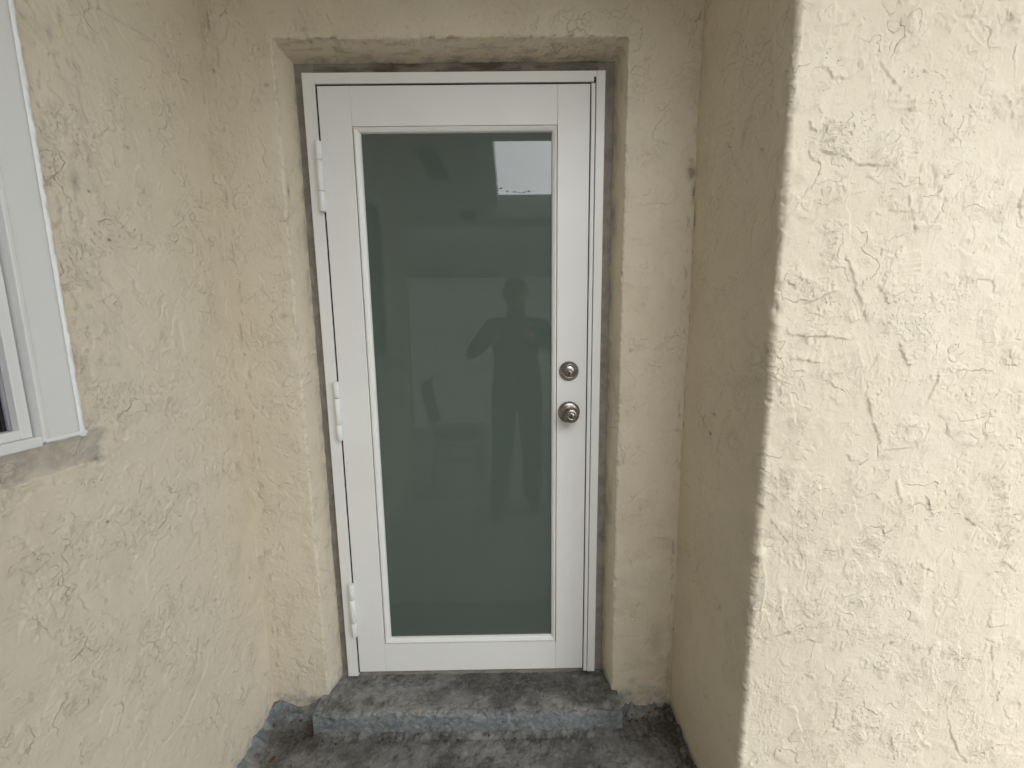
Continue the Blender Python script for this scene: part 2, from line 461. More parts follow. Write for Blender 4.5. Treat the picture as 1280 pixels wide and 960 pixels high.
grime_shade = np.clip(0.9 * blob(X, Y, -0.76, 1.17, 0.08, 0.035) + 0.95 * blob(X, Y, 0.50, 1.18, 0.11, 0.045) + 0.9 * np.exp(-((X - 0.555) / 0.028) ** 2) + 0.8 * blob(X, Y, -0.715, 1.2, 0.03, 0.03)
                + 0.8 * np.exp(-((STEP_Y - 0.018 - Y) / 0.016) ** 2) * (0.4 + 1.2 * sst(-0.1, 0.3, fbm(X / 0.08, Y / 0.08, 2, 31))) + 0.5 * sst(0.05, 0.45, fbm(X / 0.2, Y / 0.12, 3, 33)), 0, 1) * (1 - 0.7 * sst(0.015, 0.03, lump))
worn = np.clip(sst(0.1, 0.4, fbm(X / 0.12, Y / 0.1, 3, 36)) + 0.4 * blob(X, Y, -0.55, 1.13, 0.1, 0.03), 0, 1) * 0.55
floor = sheet('concrete_floor', np.stack([X, Y, X * 0], -1), H, CONC, None, {'blue': blue, 'grime_shade': grime_shade, 'worn': worn})
floor['kind'] = 'structure'
bm = bmesh.new(); box(bm, -3.2, 3.4, -3.3, 0.805, -0.10, -0.004)
pf = mesh_obj('patio_floor', bm, mat_plain('pale_patio_concrete', (0.40, 0.385, 0.355), 0.85, 0.12, 6, 0.002)); pf['kind'] = 'structure'

# ------------------------------------------------------------------ step
prof = []
for z in np.arange(-0.015, 0.066, 0.003): prof.append((STEP_Y, z))
for a in np.linspace(0, math.pi / 2, 8): prof.append((STEP_Y + 0.014 - 0.014 * math.cos(a), 0.067 + 0.014 * math.sin(a)))
for y in np.arange(STEP_Y + 0.017, 1.345, 0.003): prof.append((y, 0.081 + 0.004 * (y - STEP_Y - 0.017) / 0.16))
prof = np.array(prof)
sx = np.arange(STEP_X0, STEP_X1 + 0.001, 0.003)
Xs = np.repeat(sx[:, None], len(prof), 1).astype(np.float32); Ys = np.repeat(prof[None, :, 0], len(sx), 0).astype(np.float32); Zs = np.repeat(prof[None, :, 1], len(sx), 0).astype(np.float32)
arc = np.concatenate([[0], np.cumsum(np.hypot(np.diff(prof[:, 0]), np.diff(prof[:, 1])))]).astype(np.float32)
A = np.repeat(arc[None], len(sx), 0); edge = A - 0.092
Hs = 0.003 * fbm(Xs / 0.2, A / 0.2, 3, 51) + 0.0020 * fbm(Xs / 0.025, A / 0.025, 4, 53)
chip = np.exp(-(edge / 0.016) ** 2)
Hs = Hs - 0.010 * chip * sst(0.02, 0.35, fbm(Xs / 0.045, A / 0.03, 4, 55)) + 0.0022 * chip * fbm(Xs / 0.012, A / 0.012, 3, 58)
Hs = Hs - 0.004 * sst(0.28, 0.45, fbm(Xs / 0.02, A / 0.015, 2, 57)) * sst(-0.05, 0.03, edge + 0.03)
front = sst(0.006, -0.010, edge)
endm = sst(0.05, 0.0, Xs - STEP_X0) + sst(0.05, 0.0, STEP_X1 - Xs)
Hs = Hs - 0.006 * endm * sst(-0.2, 0.3, fbm(Xs / 0.03, A / 0.03, 3, 59)) * chip
blue = np.clip(front * 1.25 + 0.5 * chip * sst(-0.1, 0.3, fbm(Xs / 0.07, A / 0.04, 3, 61)) + 0.8 * blob(Xs, A, STEP_X0, 0.18, 0.07, 0.08) + 0.25 * sst(0.1, 0.4, fbm(Xs / 0.1, A / 0.1, 3, 67)), 0, 1)
worn = np.clip(1.3 * np.exp(-((edge - 0.010) / 0.012) ** 2) * sst(-0.1, 0.3, fbm(Xs / 0.15, A / 0.05, 2, 62)) + 0.7 * sst(-0.1, 0.4, fbm(Xs / 0.1, A / 0.06, 3, 64)) * (1 - front) + 0.7 * sst(-0.2, -0.45, Xs) * (1 - front), 0, 1) * 0.8
grime_shade = np.clip(0.95 * blob(Xs, A, 0.00, 0.19, 0.17, 0.035) + 0.5 * blob(Xs, A, 0.26, 0.17, 0.10, 0.05) + 0.22 * sst(0.1, 0.4, fbm(Xs / 0.12, A / 0.05, 3, 65)) * (1 - front) + 0.5 * np.exp(-((edge + 0.08) / 0.012) ** 2) + 0.5 * np.exp(-((edge - 0.003) / 0.004) ** 2) * sst(0.1, 0.3, fbm(Xs / 0.03, A / 0.03, 2, 66)), 0, 1)
pos = np.stack([Xs, Ys, Zs], -1)
step = thing('concrete_step', 'low worn concrete step with chipped blue-grey front edge below the white door', 'step', (-0.16, STEP_Y, 0))
sheet('slab', pos, Hs, CONC, step, {'blue': blue, 'grime_shade': grime_shade, 'worn': worn})
bm = bmesh.new(); box(bm, STEP_X0 + 0.004, STEP_X1 - 0.004, STEP_Y + 0.010, 1.345, -0.02, 0.066)
mesh_obj('core', bm, CONC, step)

# ------------------------------------------------------------------ walls
zs = np.concatenate([np.arange(-0.02, 2.36, 0.0022), np.linspace(2.364, ZC + 0.02, 14)]).astype(np.float32)

def zoomed(x0, y0, k, lines): return [[(x0 + a / k, y0 + b / k) for a, b in ln] for ln in lines]

# ---- pier with the alcove's right-hand wall: one sheet that turns the corner
RC = 0.012
prof = []
for y in np.arange(1.262, YP + RC, -0.0034): prof.append((XR + 0.004 * (y - YP) / 0.4, y))
for a in np.linspace(0, math.pi / 2, 9): prof.append((XR + RC - RC * math.cos(a), YP + RC - RC * math.sin(a)))
for x in np.arange(XR + RC + 0.0019, 1.34, 0.0019): prof.append((x, YP))
for x in np.linspace(1.345, 3.3, 8): prof.append((x, YP))
prof = np.array(prof, np.float32)
arc = np.concatenate([[0], np.cumsum(np.hypot(np.diff(prof[:, 0]), np.diff(prof[:, 1])))]).astype(np.float32)
carc = float(arc[np.argmin(np.hypot(prof[:, 0] - XR - 0.0035, prof[:, 1] - YP - 0.0035))])
U, V = np.meshgrid(arc - carc, zs, indexing='ij')
pos = np.stack([np.repeat(prof[:, :1], len(zs), 1), np.repeat(prof[:, 1:], len(zs), 1), V], -1)
pl = zoomed(960, 0, 4, [[(660, 460), (690, 410), (740, 370), (762, 350), (800, 372), (808, 290), (780, 240), (730, 160), (690, 60)], [(735, 165), (690, 200), (655, 212), (652, 250), (670, 268)],
    [(490, 310), (510, 420), (527, 570)], [(585, 530), (630, 600), (628, 700), (635, 800), (650, 850), (670, 955)], [(195, 735), (215, 790), (270, 825)], [(195, 735), (290, 765), (380, 780), (440, 825), (600, 835)],
    [(280, 610), (285, 670), (330, 740)], [(880, 190), (960, 80), (1000, 85), (1010, 110)], [(1000, 310), (1035, 290), (1040, 240), (1090, 195)], [(540, 300), (590, 370), (655, 465)],
    [(300, 180), (320, 130), (390, 120), (435, 85), (415, 40)], [(200, 600), (205, 640), (250, 660)], [(1160, 470), (1190, 510), (1215, 600)], [(722, 490), (712, 560)], [(730, 705), (735, 750), (725, 800)],
    [(260, 315), (320, 385), (400, 395), (470, 340), (460, 300), (340, 280)], [(905, 800), (915, 860), (890, 900)], [(955, 10), (965, 45), (995, 70), (990, 10)], [(1180, 100), (1240, 110), (1250, 60)], [(470, 880), (520, 900), (570, 930)]])
pl += zoomed(960, 240, 4, [[(680, 0), (710, 130), (735, 220)], [(750, 0), (770, 100), (785, 155)], [(375, 290), (420, 440), (460, 560), (510, 690)], [(420, 685), (445, 780), (465, 890)], [(540, 455), (580, 540), (600, 575)],
    [(755, 280), (755, 400)], [(90, 435), (140, 485)], [(160, 565), (230, 540), (280, 510), (350, 490)], [(90, 650), (90, 710), (190, 720), (310, 720), (420, 745)], [(640, 740), (660, 810), (700, 880)], [(580, 90), (700, 105)],
    [(405, 660), (465, 632)], [(290, 830), (400, 805), (440, 815)], [(90, 830), (180, 840), (260, 855)], [(800, 490), (825, 570)], [(510, 320), (505, 360)]])
pl += zoomed(900, 480, 2, [[(325, 270), (330, 330), (350, 365)], [(360, 20), (400, 165), (440, 160), (480, 155)], [(165, 0), (185, 100)], [(470, 270), (480, 325)], [(510, 275), (530, 330)], [(715, 260), (720, 330)],
    [(120, 330), (165, 395)], [(328, 460), (325, 500), (300, 545)], [(508, 420), (505, 500), (490, 600)], [(95, 640), (150, 625), (210, 605), (275, 590)], [(660, 670), (665, 800), (680, 825)], [(570, 830), (585, 900), (620, 955)],
    [(480, 860), (520, 905), (470, 925)], [(700, 440), (740, 470)], [(530, 660), (525, 720), (540, 770)], [(105, 430), (105, 520), (95, 610)], [(610, 330), (640, 355)], [(665, 605), (725, 600)]])
pl = [[(float(px_on(p, 1, YP)[0] - XR), float(px_on(p, 1, YP)[2])) for p in ln] for ln in pl]
ps, pg = strokes(U, V, pl, 0.0024, 3)
face = sst(-0.005, 0.03, U)
H = trowel(U, V, 101, 1.15) * (0.75 + 0.25 * face) + 1.5 * ps * face
edge_n = np.exp(-(U / 0.010) ** 2)
H = H + edge_n * (0.0032 * fbm(V / 0.02, U / 0.05, 4, 140) + 0.006 * fbm(V / 0.25, U * 0, 2, 141)) - edge_n * 0.003 * sst(0.33, 0.5, fbm(V / 0.05, U / 0.05, 2, 143))
lumpc = px_on((954, 692), 1, YP); chipc = px_on((977, 386), 1, YP)
H = H + 0.010 * blob(U, V, 0.004, float(lumpc[2]), 0.012, 0.016) - 0.006 * blob(U, V, 0.002, float(chipc[2]), 0.010, 0.011)
grime_shade = pg * face * 0.75
for (p, ru, rv, a) in [((1113, 803), 0.007, 0.003, 0.8), ((1010, 895), 0.008, 0.008, 0.25)]:
    q = px_on(p, 1, YP); grime_shade = np.maximum(grime_shade, a * blob(U, V, float(q[0] - XR), float(q[2]), ru, rv))
for (p, ru, rv, a) in [((888, 542), 0.006, 0.005, 1.0), ((893, 518), 0.012, 0.004, 0.6), ((900, 760), 0.004, 0.006, 0.6), ((905, 100), 0.004, 0.004, 0.6), ((930, 170), 0.01, 0.02, 0.25)]:
    q = px_on(p, 0, XR); grime_shade = np.maximum(grime_shade, a * blob(U, V, float(YP - q[1]), float(q[2]), ru, rv))
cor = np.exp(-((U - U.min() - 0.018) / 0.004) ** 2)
grime_shade = np.maximum(grime_shade, 0.7 * cor * sst(0.2, 0.5, fbm(V / 0.05, U / 0.02, 3, 150)) * 0.9)
q = px_on((875, 270), 0, XR); grime_shade = np.maximum(grime_shade, 0.9 * np.exp(-((U - U.min() - 0.022) / 0.006) ** 2) * np.exp(-((V - float(q[2])) / 0.03) ** 2))
grime_shade = np.maximum(grime_shade, 0.7 * sst(0.05, -0.0, V) * sst(-0.02, -0.1, U))
blue = 0.5 * sst(0.05, 0.0, V) * (U < -0.05)
cem = 0.8 * blob(U, V, 0.002, float(chipc[2]), 0.006, 0.006)
pier = thing('stucco_pier', 'sunlit-looking cream stucco pier projecting beside the door recess, with a rough corner', 'wall', (1.9, YP, 0))
sheet('stucco_face', pos, H.astype(np.float32), STUCCO, pier, {'grime_shade': grime_shade, 'blue': blue, 'cement': cem}, flip=False)
box_obj('core', (XR + 0.02, 3.3, YP + 0.025, 1.50, -0.02, ZC), STUCCO, pier, bevel=0)
pier['label'] = 'bright cream stucco pier right of the door knob, its rough corner facing the door recess'

# ---- rear wall with the door opening: one sheet that turns into the reveal
OX0, OX1, OZ = -0.679, 0.363, 2.243
t_rows = [('f', a, 0, YW) for a in np.linspace(1, 0.02, 84)]
for b in np.linspace(0, math.pi / 2, 7): t_rows.append(('r', 0, 0.008 * (math.sin(b) ) - 0.004, YW + 0.008 * (1 - math.cos(b))))
for b in np.linspace(0.1, 1, 30): t_rows.append(('v', 0, 0.004 + 0.018 * b, YW + 0.008 + 0.083 * b))
nz, nx = 800, 420
rows = []
for kind, a, ins, y in t_rows:
    xl = OX0 + ins + a * ((XL - 0.02) - OX0); xr = OX1 - ins + a * ((XR + 0.03) - OX1); zt = OZ - ins + a * (ZC + 0.02 - OZ)
    left = np.stack([np.full(nz, xl), np.full(nz, y), np.linspace(-0.02, zt, nz, endpoint=False)], -1)
    top = np.stack([np.linspace(xl, xr, nx, endpoint=False), np.full(nx, y), np.full(nx, zt)], -1)
    right = np.stack([np.full(nz, xr), np.full(nz, y), np.linspace(zt, -0.02, nz)], -1)
    rows.append(np.concatenate([left, top, right]))
pos = np.array(rows, np.float32)
Xr, Yr, Zr = pos[..., 0], pos[..., 1], pos[..., 2]
dep = Yr - YW
U = Xr + 0.7 * dep; V = Zr - 0.7 * dep
rl = zoomed(200, 0, 5.818, [[(590, 20), (720, 95), (780, 95), (880, 60)], [(380, 640), (470, 655)], [(490, 630), (620, 630), (770, 615)], [(700, 680), (790, 680)], [(570, 115), (610, 95), (660, 120)], [(900, 190), (980, 230), (1060, 210)], [(480, 860), (500, 800), (520, 780)], [(600, 770), (640, 745), (810, 738)]])
rl += zoomed(230, 220, 3.2, [[(275, 470), (330, 475)], [(300, 585), (350, 600), (385, 630)], [(300, 690), (340, 680), (380, 675)], [(330, 740), (360, 800), (385, 845)], [(300, 90), (370, 100)], [(265, 270), (350, 275), (440, 265)], [(350, 885), (410, 880)]])
rl += zoomed(560, 20, 2.909, [[(690, 560), (720, 530), (750, 570), (775, 575), (780, 550)], [(660, 600), (680, 600)], [(700, 740), (740, 700), (775, 690)], [(660, 800), (700, 835), (740, 830)], [(740, 250), (720, 290)], [(850, 60), (880, 90), (905, 130)]])
rl = [[(float(px_on(p, 1, YW)[0]), float(px_on(p, 1, YW)[2])) for p in ln] for ln in rl]
ps, pg = strokes(U, V, rl, 0.0018, 7)
H = trowel(U, V, 301, 1.15) * np.where(dep > 0.01, 0.7, 1.0) + ps
edge_r = np.abs(np.arange(len(t_rows)) - 87)[:, None] * np.ones_like(U)
H = H + np.exp(-(edge_r / 4) ** 2) * 0.0030 * fbm(U / 0.015, V / 0.015, 3, 340) + 0.004 * np.exp(-(edge_r / 9) ** 2) * fbm(U / 0.2, V / 0.2, 2, 341)
grime_shade = pg * 0.8
inn = sst(0.05, 0.085, dep)
# dirty, dark-stained underside of the lintel, corner cracks
grime_shade = np.maximum(grime_shade, 0.28 * (dep > 0.006) * (Zr > 2.2) * sst(0.05, 0.35, fbm(U / 0.07, (V - dep) / 0.03, 3, 350)))
grime_shade = np.maximum(grime_shade, np.exp(-(edge_r / 2.5) ** 2) * sst(0.12, 0.45, fbm(U / 0.03, V / 0.03, 3, 352)) * np.where(Zr > 2.2, 0.6, 0.3))
crk = XL + 0.004 + 0.006 * fbm(V / 0.12, V * 0, 2, 353) + 0.02
grime_shade = np.maximum(grime_shade, np.exp(-((Xr - crk) / 0.0030) ** 2) * sst(0.0, 0.5, fbm(V / 0.08, Xr / 0.3, 3, 355)) * 0.6)
grime_shade = np.maximum(grime_shade, np.exp(-((Xr - crk - 0.014) / 0.010) ** 2) * sst(0.15, 0.4, fbm(V / 0.03, Xr / 0.012, 3, 356)) * 0.35)
grime_shade = np.maximum(grime_shade, np.exp(-((Xr - XR + 0.010) / 0.010) ** 2) * sst(0.18, 0.42, fbm(V / 0.04, Xr / 0.015, 3, 357)) * 0.4)
for (p, ru, rv, a) in [((865, 215), 0.012, 0.02, 0.7), ((868, 240), 0.006, 0.03, 0.8), ((268, 89), 0.004, 0.004, 1), ((282, 15), 0.003, 0.003, 1), ((333, 106), 0.008, 0.004, 0.8), ((306, 443), 0.003, 0.004, 1.0), ((355, 395), 0.01, 0.006, 0.5), ((835, 845), 0.012, 0.04, 0.35), ((362, 242), 0.004, 0.02, 0.7), ((820, 800), 0.02, 0.05, 0.25)]:
    q = px_on(p, 1, YW); grime_shade = np.maximum(grime_shade, a * blob(U, V, float(q[0]), float(q[2]), ru, rv))
cem = np.clip(inn * sst(0.0, 0.35, fbm(U / 0.05, V / 0.08, 3, 360) + 0.1) * 0.8 + 0.45 * (Xr > 0.3) * (dep > 0.03) * sst(-0.1, 0.3, fbm(V / 0.2, U / 0.05, 3, 362)) + sst(0.16, 0.05, V) * (Xr < 0) * sst(0.0, 0.3, fbm(U / 0.05, V / 0.05, 3, 364)) * 0.8, 0, 1)
blue = np.clip(sst(0.11, 0.055, V + 0.05 * fbm(U / 0.06, V / 0.06, 3, 366)) * np.where(Xr > 0, 1.0, 0.8) + 0.9 * blob(U, V, 0.435, 0.115, 0.02, 0.014), 0, 1)
dwall = thing('stucco_wall', 'cream stucco wall round the white door, with a recessed opening', 'wall', (-0.15, YW, 0))
sheet('stucco_face', pos, H.astype(np.float32), STUCCO, dwall, {'grime_shade': grime_shade, 'blue': blue, 'cement': cem}, flip=True)
bm = bmesh.new()
box(bm, XL - 0.3, OX0 - 0.012, YW + 0.025, 1.50, -0.02, ZC); box(bm, OX1 + 0.012, XR + 0.3, YW + 0.025, 1.50, -0.02, ZC); box(bm, OX0 - 0.012, OX1 + 0.012, YW + 0.025, 1.50, OZ + 0.012, ZC)
mesh_obj('core', bm, STUCCO, dwall)
# mortar bed between the opening and the door frame
STAIN = NT('stained_mortar')
_t = STAIN
_c = _t.mix(_t.ramp(_t.noise(16, 5, 0.65, 0.5, (0.5, 1, 2)), 0.38, 0.66), (0.25, 0.225, 0.185), (0.10, 0.082, 0.062))
STAIN = _t.done(_c, 0.9, _t.bump(_t.noise(120, 5), 0.5, 0.003))
def strip(name, x0, x1, z0, z1, y, seed, parent, mat=MORTAR):
    n = max(3, int((x1 - x0) / 0.004)); m = max(3, int((z1 - z0) / 0.004))
    A, B = np.meshgrid(np.linspace(x0, x1, n), np.linspace(z0, z1, m), indexing='ij'); A = A.astype(np.float32); B = B.astype(np.float32)
    return sheet(name, np.stack([A, A * 0 + y, B], -1), 0.002 * fbm(A / 0.03, B / 0.05, 4, seed), mat, parent, None)
strip('mortar_bed', -0.69, -0.60, 0.07, 2.26, 1.327, 71, dwall)
strip('mortar_bed', 0.29, 0.37, 0.07, 2.26, 1.329, 73, dwall)
strip('mortar_bed', -0.60, 0.29, 2.165, 2.26, 1.327, 75, dwall, STAIN)
strip('mortar_bed', -0.60, 0.29, 0.07, 0.125, 1.324, 77, dwall)

# ---- left wall with the window
prof = []
for y in np.arange(1.262, 0.55, -0.0022): prof.append((XL, y))
for y in np.linspace(0.545, -0.76, 32): prof.append((XL, y))
for a in np.linspace(0.2, math.pi / 2, 6): prof.append((XL - 0.02 + 0.02 * math.cos(a), -0.76 - 0.02 * math.sin(a)))
for x in np.linspace(XL - 0.05, -3.0, 8): prof.append((x, -0.78))
prof = np.array(prof, np.float32)
arc = np.concatenate([[0], np.cumsum(np.hypot(np.diff(prof[:, 0]), np.diff(prof[:, 1])))]).astype(np.float32)
U, V = np.meshgrid(arc, zs, indexing='ij')
pos = np.stack([np.repeat(prof[:, :1], len(zs), 1), np.repeat(prof[:, 1:], len(zs), 1), V], -1)
U = 1.262 - U                                    # equals Y along the wall
ll = zoomed(0, 0, 3, [[(355, 15), (400, 50), (470, 90), (540, 130), (600, 180), (650, 230), (715, 250), (725, 290)], [(215, 425), (235, 560)], [(215, 425), (290, 485)], [(205, 290), (250, 300), (300, 330), (360, 300)], [(325, 600), (370, 635), (395, 695)], [(390, 810), (430, 810), (480, 860)], [(730, 775), (770, 780), (810, 805)], [(610, 380), (645, 405)], [(280, 505), (360, 570)], [(200, 610), (230, 640)], [(430, 620), (465, 635)]])
ll += zoomed(0, 320, 3, [[(590, 500), (650, 480), (735, 450)], [(600, 590), (660, 600), (730, 565), (760, 560)], [(780, 520), (830, 485), (850, 465)], [(430, 670), (500, 640), (560, 590)], [(325, 370), (345, 430), (375, 520)], [(0, 935), (70, 920), (90, 890), (160, 855), (215, 855), (240, 830)], [(380, 790), (400, 740)], [(740, 640), (800, 615), (880, 590)], [(640, 510), (700, 495), (745, 470)], [(440, 700), (490, 680)], [(345, 255), (350, 350)], [(490, 260), (520, 300)]])
ll += zoomed(0, 600, 2.667, [[(0, 88), (70, 80), (100, 40), (200, 10)], [(290, 350), (345, 350), (395, 315), (420, 310)], [(400, 318), (460, 345)], [(440, 310), (465, 240)], [(300, 130), (310, 215)], [(170, 360), (230, 340), (270, 345), (235, 385)], [(460, 600), (500, 540), (550, 530)], [(415, 640), (395, 700), (345, 760), (330, 830)], [(460, 900), (520, 800)], [(530, 900), (590, 830), (620, 790), (680, 650), (700, 560)], [(120, 540), (150, 490), (140, 455)], [(680, 420), (750, 390)], [(640, 180), (700, 140), (760, 110)], [(380, 850), (440, 820), (490, 740)], [(0, 250), (60, 220), (110, 210)], [(120, 270), (165, 235)], [(70, 350), (170, 320)], [(50, 560), (80, 470), (110, 440)], [(20, 900), (80, 800), (150, 740)], [(150, 790), (190, 690)], [(220, 800), (290, 740)], [(310, 940), (350, 870), (390, 850)]])
ll = [[(float(px_on(p, 0, XL)[1]), float(px_on(p, 0, XL)[2])) for p in ln] for ln in ll]
ps, pg = strokes(U, V, ll, 0.0026, 5)
near = sst(0.45, 0.55, U)
H = trowel(U * 0.8 + V * 0.35, V * 0.8 - U * 0.35, 501, 1.2) + 1.4 * ps
# broad trowel gouge below the window's corner and the cement apron under the sill
H = H - 0.004 * blob(U, V, 0.95, 1.235, 0.07, 0.018) * near
apron = sst(0.822, 0.808, U + 0.02 * fbm(U / 0.03, V / 0.03, 2, 520)) * sst(1.126, 1.134, V + 0.010 * fbm(U / 0.05, V / 0.03, 3, 521)) * sst(1.205, 1.196, V)
H = H + 0.010 * apron * np.clip((1.20 - V) / 0.06, 0, 1) - 0.002 * apron
bandv = sst(0.10, 0.03, np.abs(U - 0.82)) * (V > 1.2)
grime_shade = pg * 0.7
grime_shade = np.maximum(grime_shade, 0.22 * bandv * sst(0.22, 0.42, fbm(U / 0.018, V / 0.03, 3, 523)))
for (p, ru, rv, a) in [((95, 226), 0.007, 0.016, 0.5), ((112, 239), 0.003, 0.003, 1.0), ((137, 300), 0.005, 0.004, 0.8), ((159, 184), 0.006, 0.004, 0.6), ((125, 573), 0.016, 0.009, 0.22), ((85, 570), 0.03, 0.008, 0.14), ((135, 652), 0.003, 0.003, 1), ((313, 722), 0.002, 0.004, 1), ((290, 950), 0.002, 0.003, 1), ((237, 801), 0.002, 0.002, 0.8)]:
    q = px_on(p, 0, XL); grime_shade = np.maximum(grime_shade, a * blob(U, V, float(q[1]), float(q[2]), ru, rv))
crk = 1.232 + 0.008 * fbm(V / 0.12, V * 0, 2, 525)
grime_shade = np.maximum(grime_shade, np.exp(-((U - crk) / 0.0028) ** 2) * sst(0.05, 0.5, fbm(V / 0.07, V * 0, 3, 527)) * 0.5)
cem = np.clip(apron * 0.95 + 0.22 * bandv * sst(0.0, 0.3, fbm(U / 0.05, V / 0.08, 3, 529)), 0, 1)
blue = np.clip(sst(0.075, 0.03, V + 0.05 * fbm(U / 0.05, V / 0.05, 3, 531)), 0, 1) * (U > 0.5)
WY0, WY1, WZ0, WZ1 = -0.26, 0.772, 1.192, 2.33
kc = (U[:-1, :-1] + U[1:, 1:]) / 2; kz = (V[:-1, :-1] + V[1:, 1:]) / 2
keep = ~((kc > WY0 + 0.006) & (kc < WY1 - 0.006) & (kz > WZ0 + 0.004) & (kz < WZ1 - 0.006))
wwall = thing('stucco_wall', 'cream stucco side wall with the white framed window', 'wall', (XL, 0.2, 0))
sheet('stucco_face', pos, H.astype(np.float32), STUCCO, wwall, {'grime_shade': grime_shade, 'blue': blue, 'cement': cem}, keep=keep)
bm = bmesh.new()
box(bm, XL - 0.25, XL - 0.025, WY1 + 0.004, 1.49, -0.02, ZC); box(bm, XL - 0.25, XL - 0.025, -0.75, WY0 - 0.004, -0.02, ZC)
box(bm, XL - 0.25, XL - 0.025, WY0 - 0.004, WY1 + 0.004, -0.02, WZ0 - 0.01); box(bm, XL - 0.25, XL - 0.025, WY0 - 0.004, WY1 + 0.004, WZ1 + 0.01, ZC)
box(bm, -3.0, XL - 0.25, -0.75, -0.60, -0.02, ZC)
mesh_obj('core', bm, STUCCO, wwall)

# ------------------------------------------------------------------ door
door = thing('glazed_door', 'white framed door with one tall grey-green frosted pane, above the concrete step', 'door', (-0.16, FY, 0.10))
# frame
fr = box_obj('hinge_jamb', (-0.626, -0.588, FY - 0.001, 1.345, 0.101, 2.184), WHITE, door)
sj = box_obj('strike_jamb', (0.2815, 0.309, FY - 0.001, 1.345, 0.104, 2.184), WHITE, door)
box_obj('jamb_stop', (0.2665, 0.2795, FY + 0.001, 1.345, 0.104, 2.1505), WHITE, sj, 0.0025)
hd = box_obj('head_jamb', (-0.5878, 0.2813, FY - 0.0002, 1.345, 2.153, 2.1838), WHITE, door, 0.001)
bm = bmesh.new()
sl = [(0.2735, 2.1522), (0.2800, 2.1522), (0.2800, 2.1635), (0.2783, 2.1662), (0.2752, 2.1662), (0.2735, 2.1635)]
a = [bm.verts.new((x, FY - 0.0016, z)) for x, z in sl]; b = [bm.verts.new((x, FY + 0.004, z)) for x, z in sl]
bm.faces.new(list(reversed(a))[::-1]); bm.faces.new(list(reversed(b)))
for i in range(6): bm.faces.new((a[i], b[i], b[(i + 1) % 6], a[(i + 1) % 6]))
mesh_obj('weep_slot', bm, BLACK, hd)
bm = bmesh.new()
box(bm, -0.5878, -0.5822, FY + 0.0045, 1.343, 0.112, 2.1528); box(bm, -0.5822, 0.2660, FY + 0.0045, 1.343, 2.1472, 2.1528); box(bm, 0.2627, 0.2663, FY + 0.005, 1.344, 0.112, 2.147); box(bm, 0.2797, 0.2813, FY + 0.004, 1.344, 0.112, 2.150)  # black strips in the gaps, set forward to stand in for their shade
mesh_obj('seal_gap_shade', bm, BLACK, door)
box_obj('threshold_sweep', (-0.580, 0.262, 1.312, 1.345, 0.115, 0.119), BLACK, door, 0.0005)
# leaf
leaf_y0, leaf_y1 = FY + 0.0005, 1.332
leaf = box_obj('leaf', (-0.578, 0.2585, FY + 0.030, 1.40, 0.122, 2.143), BLACK, door, 0)
def leaf_piece(name, b, mat=WHITE, bevel=0.0012): return box_obj(name, b, mat, leaf, bevel)
LX0, LX1, LZ0, LZ1 = -0.582, 0.2625, 0.118, 2.147
BX0, BX1, BZ0, BZ1 = -0.4815, 0.1615, 0.232, 2.031        # outside of the glazing bead
leaf_piece('stile', (LX0, BX0 - 0.0003, leaf_y0, leaf_y1, LZ0, LZ1))
leaf_piece('stile', (BX1 + 0.0003, LX1, leaf_y0, leaf_y1, LZ0, LZ1))
leaf_piece('rail', (BX0 + 0.0003, BX1 - 0.0003, leaf_y0 + 0.0002, leaf_y1, BZ1 + 0.0003, LZ1 - 0.0003), bevel=0.0006)
leaf_piece('rail', (BX0 + 0.0003, BX1 - 0.0003, leaf_y0 + 0.0002, leaf_y1, LZ0 + 0.0003, BZ0 - 0.0003), bevel=0.0006)
# glazing bead: stepped and sloped towards the pane, four mitred lengths
GX0, GX1, GZ0, GZ1 = -0.4585, 0.1440, 0.254, 2.0135
bead_prof = [(0.0, 0.006), (0.0012, 0.0045), (0.003, -0.0012), (0.0075, -0.0022), (0.0100, -0.0008), (0.0145, 0.0010), (0.019, 0.0040), (0.0215, 0.0090), (0.0215, 0.020)]
def bead(c0, c1, d0, d1):
    bm = bmesh.new(); ra = []; rb = []
    for w, d in bead_prof:
        k = w / 0.0215
        ra.append(bm.verts.new((c0[0] + (d0[0] - c0[0]) * k, leaf_y0 + d, c0[1] + (d0[1] - c0[1]) * k)))
        rb.append(bm.verts.new((c1[0] + (d1[0] - c1[0]) * k, leaf_y0 + d, c1[1] + (d1[1] - c1[1]) * k)))
    for i in range(len(ra) - 1): bm.faces.new((ra[i], rb[i], rb[i + 1], ra[i + 1]))
    bmesh.ops.recalc_face_normals(bm, faces=bm.faces)
    mesh_obj('glazing_bead', bm, WHITE, leaf)
e_ = 0.001
bead((BX0 + e_, BZ0 + e_), (BX0 + e_, BZ1 - e_), (GX0, GZ0), (GX0, GZ1)); bead((BX0 + e_, BZ1 - e_), (BX1 - e_, BZ1 - e_), (GX0, GZ1), (GX1, GZ1))
bead((BX1 - e_, BZ1 - e_), (BX1 - e_, BZ0 + e_), (GX1, GZ1), (GX1, GZ0)); bead((BX1 - e_, BZ0 + e_), (BX0 + e_, BZ0 + e_), (GX1, GZ0), (GX0, GZ0))
pane = box_obj('pane', (GX0 - 0.012, GX1 + 0.012, FY + 0.013, FY + 0.025, GZ0 - 0.012, GZ1 + 0.012), GLASS, door, 0.001)
pane['label'] = 'grey-green frosted glass reflecting the patio and the photographer'
